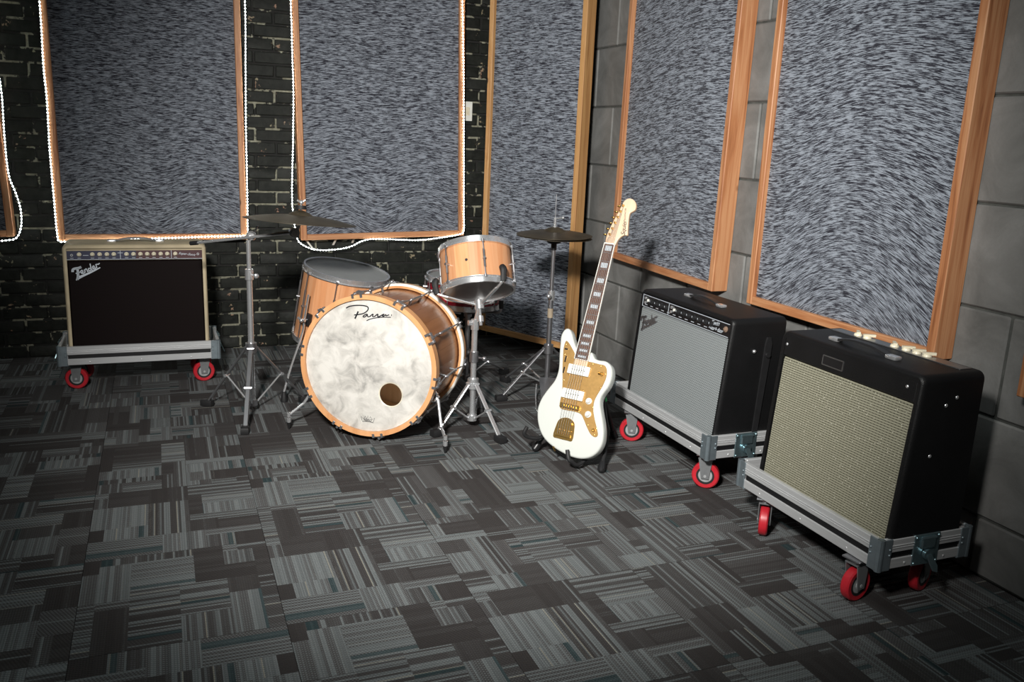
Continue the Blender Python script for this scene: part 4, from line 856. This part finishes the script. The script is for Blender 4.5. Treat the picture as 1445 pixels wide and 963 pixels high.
# neck, fretboard, headstock
NL = .6635; E0 = .1925
hw = lambda y: .0288-(y-E0)/(NL-E0)*(.0288-.0215)
vs = []; fs = []; NS = 7
for y in (.165, .24, .40, .55, .64, .668):
    W_ = hw(y) if y > E0 else .0288; dp = .018 if y < .6 else .015
    for j in range(NS): a = pi*j/(NS-1); vs.append((W_*cos(a), y, .0035-dp*sin(a)**.75))
for i in range(5): fs += [(i*NS+j, i*NS+j+1, (i+1)*NS+j+1, (i+1)*NS+j) for j in range(NS-1)]+[(i*NS, (i+1)*NS, (i+1)*NS+NS-1, i*NS+NS-1)]
fs += [tuple(range(NS)), tuple(reversed(range(5*NS, 6*NS)))]
nk = MB(T).add(vs, fs).build('neck', 'maple', G)
MB(T).prism([(-.0305, E0-.002), (.0305, E0-.002), (.0235, NL), (-.0235, NL)], .0036, .0098).build('binding', 'white_binding', nk)
MB(T).prism([(-.0282, E0), (.0282, E0), (.0208, NL-.002), (-.0208, NL-.002)], .0042, .0104).build('fretboard', 'rosewood', nk)
fy_ = lambda n_: NL*2**(-n_/12)
for n_ in range(1, 22): y = fy_(n_); W_ = hw(y); MB(T).box((0, y, .0107), (2*W_-.002, .0016, .0014)).build('fret', 'steel', nk)
for n_ in (1, 3, 5, 7, 9, 12, 15, 17, 19, 21):
    ya_, yb_ = fy_(n_-1), fy_(n_); y = (ya_+yb_)/2; hgt = min(.021, (ya_-yb_)*.62); W_ = hw(y)*.62; MB(T).box((0, y, .0103), (2*W_, hgt, .0009)).build('block_inlay', 'pearl_inlay', nk)
MB(T).box((0, NL+.001, .0085), (.042, .004, .009)).build('nut', 'white_binding', nk)
HD = [(-.022, .663), (-.025, .69), (-.021, .718), (-.009, .766), (.001, .797), (.008, .825), (.014, .845), (.026, .856), (.037, .858), (.052, .854), (.065, .842), (.070, .828), (.069, .814), (.060, .805), (.051, .798), (.051, .78), (.055, .753), (.060, .726), (.063, .708), (.050, .707), (.037, .699), (.027, .684), (.022, .663)]
hs_ = MB(T).rprism([(v.x, v.y) for v in smooth_path([(x, y, 0) for x, y in HD], 3)], -.013, .002, .002, 2).build('headstock', 'maple', G, 50)
for i in range(6):
    u = i/5; px_, py_ = -.010+u*.026, .703+u*.122; ed = -.024+u*.030
    m = MB(T); m.cyl((px_, py_, .002), (px_, py_, .014), .0032, n=10); m.cyl((px_, py_, .002), (px_, py_, .004), .0055, n=12); tu = m.build('tuning_post', 'gold', G)
    m = MB(T); m.cyl((px_-.008, py_, -.017), (ed-.012, py_+.002, -.017), .0022, n=8); m.sphere((ed-.017, py_+.003, -.017), .008, 8, (1, .5, .8)); m.cbox((px_, py_, -.017), (.018, .014, .008), .002); m.build('tuning_key', 'gold', tu)
text('headstock_lettering', 'Squier', .026, 'ink', G, T @ Matrix.Translation((.0415, .735, .0022)) @ Matrix.Rotation(radians(97), 4, 'Z'), .0003, .35, .92)
text('headstock_lettering', 'JAZZMASTER', .0085, 'ink', G, T @ Matrix.Translation((.033, .792, .0022)) @ Matrix.Rotation(radians(100), 4, 'Z'), .0003)
for i in range(6):
    u = i/5; px_, py_ = -.010+u*.026, .703+u*.122; x0 = -.026+i*.0105; xn = -.0165+i*.0066
    MB(T).tube([(x0*.9, -.108, .0105), (x0, .004, .0180), (xn, NL+.001, .0135), (px_+.003, py_, .008)], .0006, 5).build('string', 'steel', G)
# guitar stand
h0 = V(1.575, 2.990, .36); GS = thing('guitar_stand', 'black folding guitar stand with green tape holding the white guitar', 'guitar stand', (1.50, 2.93, 0)); iG = GS.matrix_world.inverted()
FL, FR, FB = onZ(755, 638), onZ(848, 668), onZ(866, 620)
nb = V(gn.x, gn.y, 0).normalized(); sx_ = V(gx.x, gx.y, 0).normalized()
m = MB(iG); m.cbox((0, 0, 0), (.07, .045, .05), .008, frame(h0, sx_, V(0, 0, 1).cross(sx_), V(0, 0, 1))); m.build('hinge', 'black_plastic', GS)
arms = []
for nm, ft, off in (('front', FL, -1), ('front', FR, 1), ('back', FB, 0)):
    st_ = h0+sx_*off*.028-(nb*.02 if off == 0 else V(0, 0, 0)); e = Vector(ft)+V(0, 0, .016); kn = st_.lerp(e, .72)
    if off == -1: kn = kn-nb*.018
    if off == 1: kn = kn-nb*.055+V(0, 0, .0)
    m = MB(iG); m.tube(smooth_path([st_, st_.lerp(kn, .5), kn, e], 5), .0085, 10); lg = m.build('leg', 'black_rubber', GS)
    d = (e-kn).normalized(); m = MB(iG); m.tube([e-d*.03, e-d*.012, e+d*.004, e+d*.012], [.012, .015, .015, .009], 12); m.build('rubber_foot', 'black_plastic', lg)
    if off:      # cradle arm under the body with an upturned end
        if off == 1: pts = [kn, gt+gx*.085+gy*-.196-gn*.035, gt+gx*.062+gy*-.199+gn*.006, gt+gx*.052+gy*-.190+gn*.018, gt+gx*.040+gy*-.160+gn*.020]
        else: pts = [kn, gt+gx*-.118+gy*-.138-gn*.05, gt+gx*-.148+gy*-.150-gn*.006, gt+gx*-.160+gy*-.140+gn*.018, gt+gx*-.152+gy*-.112+gn*.022]
        MB(iG).tube(smooth_path(pts, 5), .0078, 10).build('cradle_arm', 'black_rubber', GS)
    else:
        a = st_.lerp(kn, .62); MB(iG).tube([a, a.lerp(kn, .16)], .0098, 12).build('tape_band', 'green_tape', lg)
